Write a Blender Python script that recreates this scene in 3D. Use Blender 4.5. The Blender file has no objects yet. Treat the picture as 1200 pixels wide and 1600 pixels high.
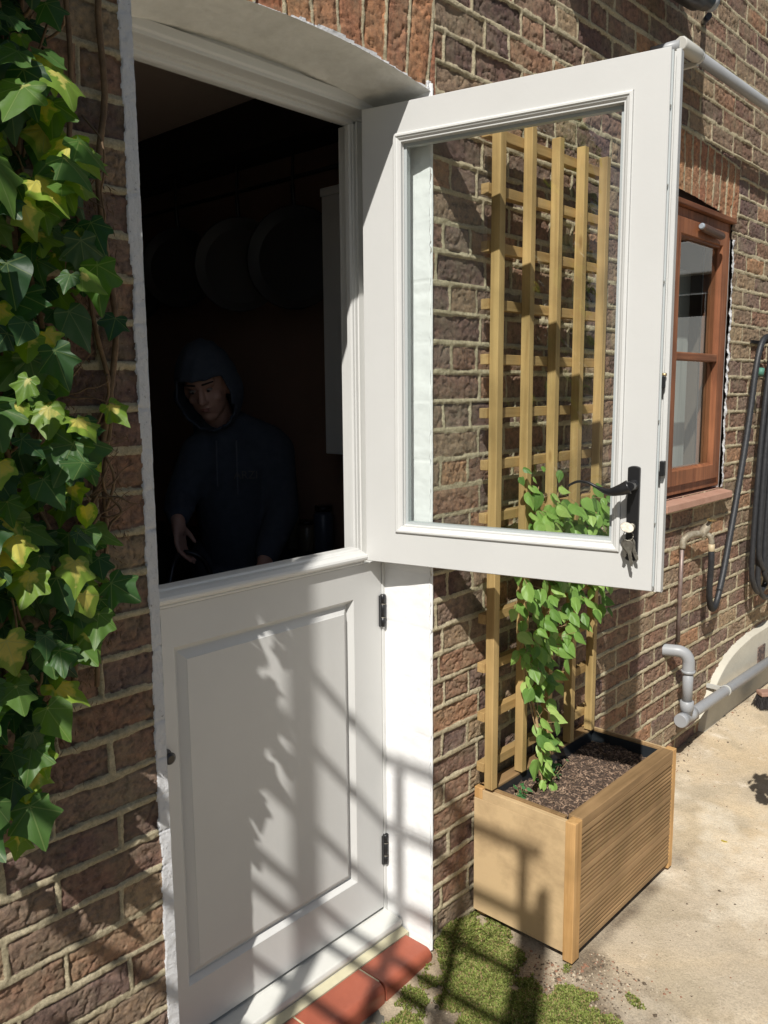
import bpy, bmesh, math, random
import numpy as np
from mathutils import Vector, Matrix
R = math.radians
rnd = random.Random(7)
C = bpy.context.scene.collection
S = bpy.context.scene

# ------------------------------------------------------------ camera
cam = bpy.data.cameras.new('camera'); camo = bpy.data.objects.new('camera', cam); C.objects.link(camo)
cam.sensor_fit = 'HORIZONTAL'; cam.sensor_width = 36; cam.lens = 36 * 1313 / 1200
cam.clip_start = .05; cam.clip_end = 500
YAW, PIT, ROL = R(47.593), R(8.148), -0.0084
fw = Vector((math.sin(YAW) * math.cos(PIT), math.cos(YAW) * math.cos(PIT), -math.sin(PIT)))
r0 = Vector((math.cos(YAW), -math.sin(YAW), 0)); u0 = r0.cross(fw)
ri = r0 * math.cos(ROL) + u0 * math.sin(ROL); up = u0 * math.cos(ROL) - r0 * math.sin(ROL)
M3 = Matrix((ri, up, -fw)).transposed()
camo.matrix_world = Matrix.Translation((0, -1.4, 1.57)) @ M3.to_4x4()
S.camera = camo
# ------------------------------------------------------------ world, sun, exposure
SD = Vector((-1.95, -1.0, 2.30)).normalized()       # towards the sun
w = bpy.data.worlds.new('World'); S.world = w; w.use_nodes = True
nt = w.node_tree; bg = nt.nodes['Background']
sky = nt.nodes.new('ShaderNodeTexSky'); sky.sky_type = 'NISHITA'; sky.sun_disc = False
sky.sun_elevation = math.asin(SD.z); sky.sun_rotation = math.atan2(SD.x, SD.y)
nt.links.new(sky.outputs[0], bg.inputs[0]); bg.inputs[1].default_value = 0.046
sl = bpy.data.lights.new('sun', 'SUN'); sl.energy = 5.0; sl.angle = R(.53); sl.color = (1, .965, .905)
so = bpy.data.objects.new('sun', sl); C.objects.link(so)
so.rotation_euler = SD.to_track_quat('Z', 'Y').to_euler()
S.view_settings.view_transform = 'Standard'; S.view_settings.look = 'None'
S.view_settings.exposure = 0.10; S.view_settings.gamma = 1

# ------------------------------------------------------------ materials
def mat(name, col, rough=.6, col2=None, scale=8, detail=6, bump=0, bscale=60, metal=0, spec=.5, contrast=(.35, .65),
        stretch=None, coat=0, sss=0, trans=0):
    m = bpy.data.materials.new(name); m.use_nodes = True; t = m.node_tree; n = t.nodes; L = t.links
    b = n['Principled BSDF']; b.inputs['Roughness'].default_value = rough; b.inputs['Metallic'].default_value = metal
    b.inputs['Specular IOR Level'].default_value = spec
    if coat: b.inputs['Coat Weight'].default_value = coat
    if sss:
        b.inputs['Subsurface Weight'].default_value = sss; b.inputs['Subsurface Scale'].default_value = .01
    b.inputs['Base Color'].default_value = (*col, 1)
    tc = n.new('ShaderNodeTexCoord'); vec = tc.outputs['Object']
    if stretch:
        mp = n.new('ShaderNodeMapping'); mp.inputs['Scale'].default_value = stretch; L.new(vec, mp.inputs[0]); vec = mp.outputs[0]
    m['vec'] = 0
    if col2:
        no = n.new('ShaderNodeTexNoise'); no.inputs['Scale'].default_value = scale; no.inputs['Detail'].default_value = detail
        no.inputs['Roughness'].default_value = .65
        L.new(vec, no.inputs[0]); cr = n.new('ShaderNodeValToRGB')
        cr.color_ramp.elements[0].position = contrast[0]; cr.color_ramp.elements[1].position = contrast[1]
        cr.color_ramp.elements[0].color = (*col, 1); cr.color_ramp.elements[1].color = (*col2, 1)
        L.new(no.outputs[0], cr.inputs[0]); L.new(cr.outputs[0], b.inputs['Base Color'])
    if bump:
        n2 = n.new('ShaderNodeTexNoise'); n2.inputs['Scale'].default_value = bscale; n2.inputs['Detail'].default_value = 8
        n2.inputs['Roughness'].default_value = .6; L.new(vec, n2.inputs[0])
        bp = n.new('ShaderNodeBump'); bp.inputs['Strength'].default_value = 1; bp.inputs['Distance'].default_value = bump
        L.new(n2.outputs[0], bp.inputs['Height']); L.new(bp.outputs[0], b.inputs['Normal'])
    return m

def wood(name, c1, c2, grain_axis='z', knots=True, rough=.62, scale=1.0):
    m = bpy.data.materials.new(name); m.use_nodes = True; t = m.node_tree; n = t.nodes; L = t.links
    b = n['Principled BSDF']; b.inputs['Roughness'].default_value = rough; b.inputs['Specular IOR Level'].default_value = .3
    tc = n.new('ShaderNodeTexCoord'); mp = n.new('ShaderNodeMapping')
    st = {'x': (1.2, 26, 26), 'y': (26, 1.2, 26), 'z': (26, 26, 1.2)}[grain_axis]
    mp.inputs['Scale'].default_value = tuple(q * scale for q in st); L.new(tc.outputs['Object'], mp.inputs[0])
    # per-object offset so no two pieces of timber share their grain
    oi = n.new('ShaderNodeObjectInfo'); ad = n.new('ShaderNodeVectorMath'); ad.operation = 'ADD'
    ml = n.new('ShaderNodeMath'); ml.operation = 'MULTIPLY'; ml.inputs[1].default_value = 37.0
    L.new(oi.outputs['Random'], ml.inputs[0]); L.new(mp.outputs[0], ad.inputs[0]); L.new(ml.outputs[0], ad.inputs[1])
    no = n.new('ShaderNodeTexNoise'); no.inputs['Scale'].default_value = 1.3; no.inputs['Detail'].default_value = 7
    no.inputs['Roughness'].default_value = .62; no.inputs['Distortion'].default_value = .9; L.new(ad.outputs[0], no.inputs[0])
    cr = n.new('ShaderNodeValToRGB'); e = cr.color_ramp.elements
    e[0].position = .3; e[0].color = (*c2, 1); e[1].position = .62; e[1].color = (*c1, 1)
    L.new(no.outputs[0], cr.inputs[0])
    n3 = n.new('ShaderNodeTexNoise'); n3.inputs['Scale'].default_value = 5; n3.inputs['Detail'].default_value = 4
    L.new(tc.outputs['Object'], n3.inputs[0])
    mx = n.new('ShaderNodeMix'); mx.data_type = 'RGBA'; mx.blend_type = 'MULTIPLY'; mx.inputs[0].default_value = 1
    c3 = n.new('ShaderNodeValToRGB'); c3.color_ramp.elements[0].position = .3; c3.color_ramp.elements[0].color = (.62, .62, .60, 1)
    c3.color_ramp.elements[1].position = .6; c3.color_ramp.elements[1].color = (1, 1, 1, 1)
    L.new(n3.outputs[0], c3.inputs[0]); L.new(cr.outputs[0], mx.inputs[6]); L.new(c3.outputs[0], mx.inputs[7])
    out = mx.outputs[2]
    if knots:
        vo = n.new('ShaderNodeTexVoronoi'); vo.inputs['Scale'].default_value = 6.0
        m2 = n.new('ShaderNodeMapping'); m2.inputs['Scale'].default_value = {'x': (.55, 1.6, 1.6), 'y': (1.6, .55, 1.6), 'z': (1.6, 1.6, .55)}[grain_axis]
        L.new(tc.outputs['Object'], m2.inputs[0]); a2 = n.new('ShaderNodeVectorMath'); a2.operation = 'ADD'
        L.new(m2.outputs[0], a2.inputs[0]); L.new(ml.outputs[0], a2.inputs[1]); L.new(a2.outputs[0], vo.inputs[0])
        c4 = n.new('ShaderNodeValToRGB'); c4.color_ramp.elements[0].position = .05; c4.color_ramp.elements[0].color = (.35, .22, .13, 1)
        c4.color_ramp.elements[1].position = .11; c4.color_ramp.elements[1].color = (1, 1, 1, 1)
        L.new(vo.outputs['Distance'], c4.inputs[0])
        m3 = n.new('ShaderNodeMix'); m3.data_type = 'RGBA'; m3.blend_type = 'MULTIPLY'; m3.inputs[0].default_value = .8
        L.new(out, m3.inputs[6]); L.new(c4.outputs[0], m3.inputs[7]); out = m3.outputs[2]
    L.new(out, b.inputs['Base Color'])
    bp = n.new('ShaderNodeBump'); bp.inputs['Distance'].default_value = .0006; L.new(no.outputs[0], bp.inputs['Height'])
    L.new(bp.outputs[0], b.inputs['Normal'])
    return m

def glass_mat(name, tint=(.95, .985, .97), ior=1.5, rough=0.0):
    m = bpy.data.materials.new(name); m.use_nodes = True; t = m.node_tree; n = t.nodes; L = t.links
    n.remove(n['Principled BSDF'])
    tr = n.new('ShaderNodeBsdfTransparent'); tr.inputs[0].default_value = (*tint, 1)
    gl = n.new('ShaderNodeBsdfGlossy'); gl.inputs['Roughness'].default_value = rough
    ge = n.new('ShaderNodeNewGeometry'); dt = n.new('ShaderNodeVectorMath'); dt.operation = 'DOT_PRODUCT'
    L.new(ge.outputs['Incoming'], dt.inputs[0]); L.new(ge.outputs['Normal'], dt.inputs[1])
    def mt(op, a, b_, c=0):
        q = n.new('ShaderNodeMath'); q.operation = op
        for i, v_ in enumerate((a, b_, c)):
            if isinstance(v_, (int, float)): q.inputs[i].default_value = v_
            else: L.new(v_, q.inputs[i])
        return q.outputs[0]
    f0 = 2 * ((ior - 1) / (ior + 1)) ** 2
    fr = mt('MULTIPLY_ADD', mt('POWER', mt('SUBTRACT', 1.0, mt('ABSOLUTE', dt.outputs['Value'], 0)), 5.0), 1 - f0, f0)
    mx = n.new('ShaderNodeMixShader'); L.new(fr, mx.inputs[0]); L.new(tr.outputs[0], mx.inputs[1]); L.new(gl.outputs[0], mx.inputs[2])
    L.new(mx.outputs[0], n['Material Output'].inputs[0])
    return m

PAINT = mat('door_paint', (.585, .583, .565), .38, (.62, .618, .60), 3, 4, bump=.00025, bscale=90, contrast=(.3, .7))
FRAMEP = mat('frame_paint', (.64, .638, .615), .42, (.68, .678, .655), 3, 4, bump=.0004, bscale=60, contrast=(.3, .7))
GASKET = mat('gasket', (.16, .165, .16), .6)
SPACER = mat('glazing_spacer', (.42, .45, .45), .45)
WHITEPL = mat('white_masonry_paint', (.80, .80, .80), .75, (.84, .84, .83), 5, 8, bump=.0016, bscale=32, contrast=(.3, .6))
SOFFIT = mat('old_white_plaster', (.66, .65, .60), .85, (.82, .81, .76), 9, 9, bump=.004, bscale=16, contrast=(.3, .62))
BLACK = mat('black_iron', (.012, .012, .013), .32, spec=.6)
STEEL = mat('bright_steel', (.36, .34, .29), .55, (.22, .20, .17), 90, metal=1)
BRASS = mat('brass', (.55, .40, .17), .4, (.42, .33, .2), 40, metal=1)
GLASS = glass_mat('door_glass')
WGLASS = glass_mat('window_glass', (.85, .9, .88), 1.75)
TRW = wood('trellis_timber', (.56, .385, .165), (.37, .24, .095), 'z')
TRX = wood('trellis_batten_timber', (.50, .335, .145), (.33, .205, .08), 'x')
PLX = wood('planter_board_timber', (.37, .235, .115), (.235, .145, .068), 'x', knots=False)
PLZ = wood('planter_post_timber', (.66, .40, .17), (.47, .26, .095), 'z')
PLY = mat('planter_side_ply', (.36, .25, .135), .6, (.57, .41, .225), 4.2, 9, bump=.0005, bscale=40, contrast=(.30, .52), stretch=(1, 1, 1.4))
WINW = wood('window_timber', (.34, .135, .062), (.17, .062, .03), 'z', knots=False, rough=.5)
WINX = wood('window_rail_timber', (.30, .125, .06), (.16, .06, .03), 'x', knots=False, rough=.5)
SILL = mat('sill_stone', (.37, .20, .14), .8, (.43, .25, .18), 14, bump=.001, bscale=80)
TILE = mat('quarry_tile', (.38, .105, .06), .42, (.31, .085, .05), 9, 8, bump=.0008, bscale=70, contrast=(.35, .7))
CREAM = mat('cream_mortar', (.60, .56, .38), .85, (.52, .48, .33), 18, bump=.001, bscale=90)
PVC = mat('grey_pvc', (.30, .31, .325), .42, (.34, .35, .36), 4, bump=.0002, bscale=40)
LINER = mat('black_liner', (.02, .024, .028), .35)
RUBBER = mat('hose_rubber', (.018, .019, .022), .5, (.03, .031, .034), 60, bump=.0008, bscale=200)
COPPER = mat('weathered_copper', (.21, .14, .12), .5, (.27, .22, .20), 30, metal=.4)
LIMES = mat('scaled_brass', (.40, .36, .28), .6, (.23, .19, .13), 60, bump=.001, bscale=200, metal=.3)
RENDER = mat('cream_render', (.56, .53, .44), .9, (.48, .45, .375), 6, 8, bump=.002, bscale=40, contrast=(.35, .7))
BARK = mat('bark', (.22, .14, .075), .9, (.11, .07, .04), 40, bump=.001, bscale=200)
TWIG = mat('clematis_stem', (.42, .29, .15), .85, (.26, .16, .08), 60, bump=.001, bscale=250)
SKIN = mat('skin', (.52, .30, .23), .5, (.46, .25, .19), 30, sss=.0)
HOOD = mat('navy_cotton', (.060, .072, .098), .95, (.045, .057, .08), 30, bump=.001, bscale=300)
DENIM = mat('dark_denim', (.03, .035, .05), .9)
HAIR = mat('hair', (.03, .02, .015), .6)
LIP = mat('lips', (.36, .14, .12), .5)
EYEW = mat('eye_white', (.26, .22, .20), .45)
EYED = mat('iris', (.03, .02, .015), .2)

# ------------------------------------------------------------ helpers
def link(o, parent=None):
    C.objects.link(o)
    if parent: o.parent = parent
    return o
def setp(o, label=None, cat=None, group=None, kind=None):
    if label: o['label'] = label
    if cat: o['category'] = cat
    if group: o['group'] = group
    if kind: o['kind'] = kind
    return o
def thing(name, label, cat, loc=(0, 0, 0), rz=0, group=None):
    o = bpy.data.objects.new(name, None); o.location = loc; o.rotation_euler = (0, 0, rz); o.empty_display_size = .1
    C.objects.link(o); return setp(o, label, cat, group)
def mobj(name, bm, m, parent=None, smooth=False, bevel=0, bseg=2):
    me = bpy.data.meshes.new(name)
    bmesh.ops.recalc_face_normals(bm, faces=bm.faces)
    bm.to_mesh(me); bm.free()
    for q in (m if isinstance(m, (list, tuple)) else [m]): me.materials.append(q)
    if smooth:
        me.polygons.foreach_set('use_smooth', [True] * len(me.polygons))
    o = link(bpy.data.objects.new(name, me), parent)
    if bevel:
        md = o.modifiers.new('bevel', 'BEVEL'); md.width = bevel; md.segments = bseg; md.limit_method = 'ANGLE'; md.angle_limit = R(40)
    return o
def npmesh(name, V, F, m, parent=None, smooth=True, attrs=None):
    me = bpy.data.meshes.new(name); V = np.asarray(V, np.float32); F = np.asarray(F, np.int32)
    k = F.shape[1]
    me.vertices.add(len(V)); me.vertices.foreach_set('co', V.ravel())
    me.loops.add(F.size); me.loops.foreach_set('vertex_index', F.ravel())
    me.polygons.add(len(F)); me.polygons.foreach_set('loop_start', np.arange(0, F.size, k, dtype=np.int32))
    me.polygons.foreach_set('loop_total', np.full(len(F), k, np.int32))
    me.polygons.foreach_set('use_smooth', np.full(len(F), smooth))
    me.update(calc_edges=True)
    if attrs:
        for an, (ty, dat) in attrs.items():
            a = me.attributes.new(an, ty, 'POINT')
            if ty == 'FLOAT': a.data.foreach_set('value', np.asarray(dat, np.float32).ravel())
            else: a.data.foreach_set('vector', np.asarray(dat, np.float32).ravel())
    me.materials.append(m)
    return link(bpy.data.objects.new(name, me), parent)
def box(bm, x0, x1, y0, y1, z0, z1, mi=0):
    v = [bm.verts.new(p) for p in ((x0, y0, z0), (x1, y0, z0), (x1, y1, z0), (x0, y1, z0), (x0, y0, z1), (x1, y0, z1), (x1, y1, z1), (x0, y1, z1))]
    for f in ((0, 3, 2, 1), (4, 5, 6, 7), (0, 1, 5, 4), (1, 2, 6, 5), (2, 3, 7, 6), (3, 0, 4, 7)):
        q = bm.faces.new([v[i] for i in f]); q.material_index = mi
def boxo(name, b, m, parent=None, bevel=.002, smooth=False):
    bm = bmesh.new(); box(bm, *b); return mobj(name, bm, m, parent, bevel=bevel, smooth=smooth)
def tube(bm, pts, rad, seg=10, caps=True, mi=0):
    pts = [Vector(p) for p in pts]; n = len(pts)
    rad = rad if isinstance(rad, (list, tuple)) else [rad] * n
    rings = []; t0 = (pts[1] - pts[0]).normalized()
    a = t0.orthogonal().normalized()
    for i, p in enumerate(pts):
        t = ((pts[min(i + 1, n - 1)] - pts[max(i - 1, 0)])).normalized()
        a = (a - t * a.dot(t)).normalized(); b = t.cross(a)
        rings.append([bm.verts.new(p + (a * math.cos(2 * math.pi * k / seg) + b * math.sin(2 * math.pi * k / seg)) * rad[i]) for k in range(seg)])
    for i in range(n - 1):
        for k in range(seg):
            f = bm.faces.new((rings[i][k], rings[i][(k + 1) % seg], rings[i + 1][(k + 1) % seg], rings[i + 1][k])); f.smooth = True; f.material_index = mi
    if caps:
        for r_ in (rings[0], rings[-1]):
            f = bm.faces.new(r_); f.material_index = mi
def tubeo(name, pts, rad, m, parent=None, seg=12):
    bm = bmesh.new(); tube(bm, pts, rad, seg); return mobj(name, bm, m, parent)
def smoothpath(pts, n=8):
    P = [Vector(p) for p in pts]; P = [P[0] * 2 - P[1]] + P + [P[-1] * 2 - P[-2]]; out = []
    for i in range(1, len(P) - 2):
        for k in range(n):
            t = k / n; a, b, c, d = P[i - 1:i + 3]
            out.append(.5 * ((2 * b) + (-a + c) * t + (2 * a - 5 * b + 4 * c - d) * t * t + (-a + 3 * b - 3 * c + d) * t ** 3))
    out.append(P[-2]); return out
def pframe(bm, x0, x1, z0, z1, prof, mi=0):
    """mitred moulding: prof = list of (inset, y)"""
    rings = [[bm.verts.new(p) for p in ((x0 + i, y, z0 + i), (x1 - i, y, z0 + i), (x1 - i, y, z1 - i), (x0 + i, y, z1 - i))] for i, y in prof]
    for a, b in zip(rings[:-1], rings[1:]):
        for k in range(4):
            f = bm.faces.new((a[k], a[(k + 1) % 4], b[(k + 1) % 4], b[k])); f.material_index = mi
    return rings
def lathe(bm, prof, org, axis, seg=16, mi=0):
    """prof = (dist along axis, radius)"""
    ax = Vector(axis).normalized(); a = ax.orthogonal().normalized(); b = ax.cross(a); o = Vector(org); rings = []
    for d, r_ in prof:
        rings.append([bm.verts.new(o + ax * d + (a * math.cos(2 * math.pi * k / seg) + b * math.sin(2 * math.pi * k / seg)) * max(r_, 1e-5)) for k in range(seg)])
    for i in range(len(rings) - 1):
        for k in range(seg):
            f = bm.faces.new((rings[i][k], rings[i][(k + 1) % seg], rings[i + 1][(k + 1) % seg], rings[i + 1][k])); f.smooth = True; f.material_index = mi
    bm.faces.new(rings[0]); bm.faces.new(rings[-1])

# numpy value noise
def hsh(i, j, s=0):
    n = (i.astype(np.int64) * 374761393 + j.astype(np.int64) * 668265263 + s * 974711) & 0x7fffffff
    n = ((n ^ (n >> 13)) * 1274126177) & 0x7fffffff
    return ((n ^ (n >> 16)) & 0xffff) / 65535.0
def vn(x, z, f, s=0):
    x = x * f + 1000.37; z = z * f + 1000.71
    i = np.floor(x); j = np.floor(z); u = x - i; v = z - j; u = u * u * (3 - 2 * u); v = v * v * (3 - 2 * v)
    i = i.astype(np.int64); j = j.astype(np.int64)
    return (hsh(i, j, s) * (1 - u) + hsh(i + 1, j, s) * u) * (1 - v) + (hsh(i, j + 1, s) * (1 - u) + hsh(i + 1, j + 1, s) * u) * v
def fbm(x, z, f, o=4, s=0, g=.5):
    a = 0; w_ = 1; t = 0
    for k in range(o):
        a = a + w_ * (vn(x, z, f * 2 ** k, s + k * 17) - .5); t += w_; w_ *= g
    return a / t * 2
def grid_mesh(name, xs, zs, fn, m, parent=None, mask=None, attrs=None):
    X, Z = np.meshgrid(xs, zs, indexing='ij'); V = fn(X, Z).reshape(-1, 3); n0, n1 = X.shape
    idx = np.arange(n0 * n1).reshape(n0, n1)
    F = np.stack([idx[:-1, :-1], idx[1:, :-1], idx[1:, 1:], idx[:-1, 1:]], -1)
    F = F[mask] if mask is not None else F.reshape(-1, 4)
    return npmesh(name, V, F, m, parent, True, attrs)

# ------------------------------------------------------------ brick wall
XL, XR = .882, 1.714
WX0, WX1, WZ0, WZ1 = 3.13, 3.748, 1.135, 2.30
PIT_, Z0 = .0768, 2.0046
def arch(x): return 2.343 - .036 * ((x - 1.30) / .415) ** 2
def warch(x): return 2.322 - .040 * np.maximum((x - 3.13) / .618, 0) ** 1.5
def seg(a, b, st): return np.arange(a, b - st * .5, st)
xs = np.concatenate([seg(-2.5, .42, .03), seg(.42, XL, .0024), np.linspace(XL, XR, 220)[:-1], seg(XR, 2.6, .004), seg(2.6, WX0, .005), np.linspace(WX0, WX1, 110)[:-1], seg(WX1, 4.7, .006), seg(4.7, 9, .05)])
zs = np.concatenate([seg(-.06, .9, .0030), seg(.9, WZ0, .0042), np.linspace(WZ0, WZ0 + .005, 2)[:-1], seg(WZ0 + .005, 2.62, .0042), seg(2.62, 3.4, .006), seg(3.4, 5.0, .04)])
X, Z = np.meshgrid(xs, zs, indexing='ij')
Xo, Zo = X.copy(), Z.copy()
# snap grid rows to the two arch curves
def snap(X, Z, x0, x1, fn):
    sel = (xs >= x0 - 1e-6) & (xs <= x1 + 1e-6)
    for i in np.where(sel)[0]:
        zt = float(fn(np.array(xs[i]))); j = int(np.argmin(np.abs(zs - zt))); Z[i, j] = zt
snap(X, Z, XL, XR, arch); snap(X, Z, WX0, WX1, warch)
xw = X + .006 * fbm(X, Z, 3, 2, 5); zw = Z + .004 * fbm(X, Z, 2.2, 2, 9) + .0016 * fbm(X, Z, 14, 2, 19)
k = np.floor((zw - Z0) / PIT_).astype(np.int64); v = (zw - Z0) / PIT_ - k
P = .346
sh = np.where(k % 2 == 0, 0.0, P / 2) + .05 * (hsh(k, k * 0, 3) - .5)
uu = xw + sh; cell = np.floor(uu / P).astype(np.int64); u = uu - cell * P
jj = .226 + .012 * (hsh(cell, k, 4) - .5)
st = u < jj
a0 = np.where(st, 0, jj); a1 = np.where(st, jj, P); bid_i = cell * 2 + st
P2 = .2255; sh2 = np.where(k % 2 == 0, .018, .018 + P2 / 2) + .03 * (hsh(k, k * 0, 6) - .5); u2 = xw + sh2 + .012 * (vn(X, Z, 4, 8) - .5); c2_ = np.floor(u2 / P2).astype(np.int64); f2 = u2 - c2_ * P2
far = (X > 2.70) | (X < .95)
bid_i = np.where(far, c2_ + 5000, bid_i)
du = np.where(far, np.minimum(f2, P2 - f2), np.minimum(u - a0, a1 - u)); dv = np.minimum(v, 1 - v) * PIT_
# soldier courses over the door and the window
SB = .0775
def soldier(x0, x1, base, hgt, cx, fan, seed, du, dv, bi, kk, redm):
    zb = base(X); inn = (X > x0) & (X < x1) & (Z > zb - .001) & (Z < zb + hgt)
    xf = cx + (X - cx) / (1 + fan * (Z - zb))
    q = (xf - x0) / SB + .10 * (fbm(X, Z, 5, 2, seed)); qi = np.floor(q).astype(np.int64); qf = q - qi
    du2 = np.minimum(qf, 1 - qf) * SB; dv2 = np.minimum(Z - zb + .012, zb + hgt - Z)
    return (np.where(inn, du2, du), np.where(inn, dv2, dv), np.where(inn, qi + seed * 50, bi), np.where(inn, 999 + seed, kk), np.where(inn, 1., redm))
red = np.zeros_like(X); kk = k.copy(); bi = bid_i.copy()
du, dv, bi, kk, red = soldier(XL - .03, XR + .022, arch, .235, 1.3, .25, 3, du, dv, bi, kk, red)
SB = .0690
du, dv, bi, kk, red = soldier(WX0 - .02, WX1 + .055, warch, .225, 3.44, .30, 7, du, dv, bi, kk, red)
r1 = hsh(bi, kk, 11); r2 = hsh(bi, kk, 12); r3 = hsh(bi, kk, 13)
ed = np.minimum(du, dv)
n_edge = fbm(X, Z, 38, 3, 31); n_edge2 = fbm(X, Z, 9, 2, 37)
e = np.minimum(du - .0052, dv - .0074) - .0022 * n_edge - .0024 * n_edge2
m_mort = np.clip(.5 - e / .0012, 0, 1)
rough = fbm(X * .62, Z * 1.35 + .2 * X, 20, 5, 41, .55); rough2 = fbm(X * .75, Z * 1.25, 64, 3, 47, .7); big = fbm(X, Z, 11, 3, 53)
fine = fbm(X, Z, 115, 2, 49, .8)
wr = np.abs(fbm(X * .55 + .03 * big, Z * 1.5 + .35 * X, 34, 3, 67, .6)); wr2 = np.abs(fbm(X * 1.3, Z * .8, 60, 2, 69))
hb = -.0022 + .0060 * (r1 - .5) + .06 * (r2 - .5) * (dv - .02) + .0062 * rough + .0034 * rough2 + .0016 * fine + .0045 * big * (r3 > .35)
hb = hb - .0042 * np.exp(-(wr / .05) ** 2) * np.clip(big * 3 + .6, 0, 1) - .0018 * np.exp(-(wr2 / .06) ** 2)
crack = np.abs(fbm(X + .02 * big, Z * 1.3, 13, 3, 61)); hb = hb - .0055 * np.exp(-(crack / .035) ** 2) * (r2 > .3)
pit = vn(X, Z, 85, 71); hb = hb - .004 * np.clip((pit - .80) / .12, 0, 1)
hb = hb - .0030 * np.exp(-np.clip(e, 0, 1) / .0030)
hm = .0008 + .0024 * fbm(X, Z, 24, 4, 81) + .0016 * fbm(X, Z, 110, 2, 83) + .004 * fbm(X, Z, 5, 2, 85)
hb = np.where(red > .5, hb * .55, hb * .68); H = hb * (1 - m_mort) + hm * m_mort
groove = np.exp(-(e / .0022) ** 2) * np.clip(vn(X, Z, 22, 91) * 2.4 - .7, 0, 1)
H = H - .0050 * groove
# paint slopped from the reveals on to the face
nE = .004 * fbm(X, Z, 30, 3, 101) + .003 * fbm(X, Z, 8, 2, 103)
pl = ((X > XL - .0245 + nE) & (X < XL + .01) & (Z < arch(X) + .06))
pr = ((X > XR - .01) & (X < XR + .005 + nE * .8) & (Z < 2.33))
pa = ((X > XL - .02) & (X < XR + .012) & (Z > arch(X) - .004) & (Z < arch(X) + .007 + 1.2 * nE + .006 * fbm(X, Z, 6, 2, 107)))
pw = ((X > WX1 - .01) & (X < WX1 + .023 + nE * 1.4 + .006 * fbm(X, Z, 20, 2, 7)) & (Z < 2.20) & (Z > WZ0))
paint = (pl | pr | pa | pw).astype(float)
crs = np.minimum(v, 1 - v) * PIT_
H = np.where(pl, .0008 + .0016 * fbm(X, Z, 30, 4, 111) + .0012 * fbm(X, Z, 90, 2, 113) - .003 * np.exp(-((crs + .0012 * n_edge) / .0010) ** 2), H)
H = np.where(pw, .005 + .0075 * fbm(X, Z, 45, 3, 121, .7), H)
H = np.where(pr | pa, H * .5 + .0005, H)
inner = ((X > XL + 1e-4) & (X < XR - 1e-4) & (Z < arch(X) - 1e-4)) | ((X > WX0 + 1e-4) & (X < WX1 - 1e-4) & (Z > WZ0 + 1e-4) & (Z < warch(X) - 1e-4))
# faces whose centre is inside an opening are dropped
cx = (X[:-1, :-1] + X[1:, 1:]) / 2; cz = (Z[:-1, :-1] + Z[1:, 1:] + Z[:-1, 1:] + Z[1:, :-1]) / 4
hole = ((cx > XL) & (cx < XR) & (cz < arch(cx))) | ((cx > WX0) & (cx < WX1) & (cz > WZ0) & (cz < warch(cx)))
edgeX = (np.abs(X - XL) < 1e-6) | (np.abs(X - XR) < 1e-6)
H = np.where(edgeX & (Z < 2.34), np.clip(H, -.002, .004), H)
V = np.stack([X, -H, Z], -1).reshape(-1, 3)
idx = np.arange(X.size).reshape(X.shape)
F = np.stack([idx[:-1, :-1], idx[1:, :-1], idx[1:, 1:], idx[:-1, 1:]], -1)[~hole]

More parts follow.
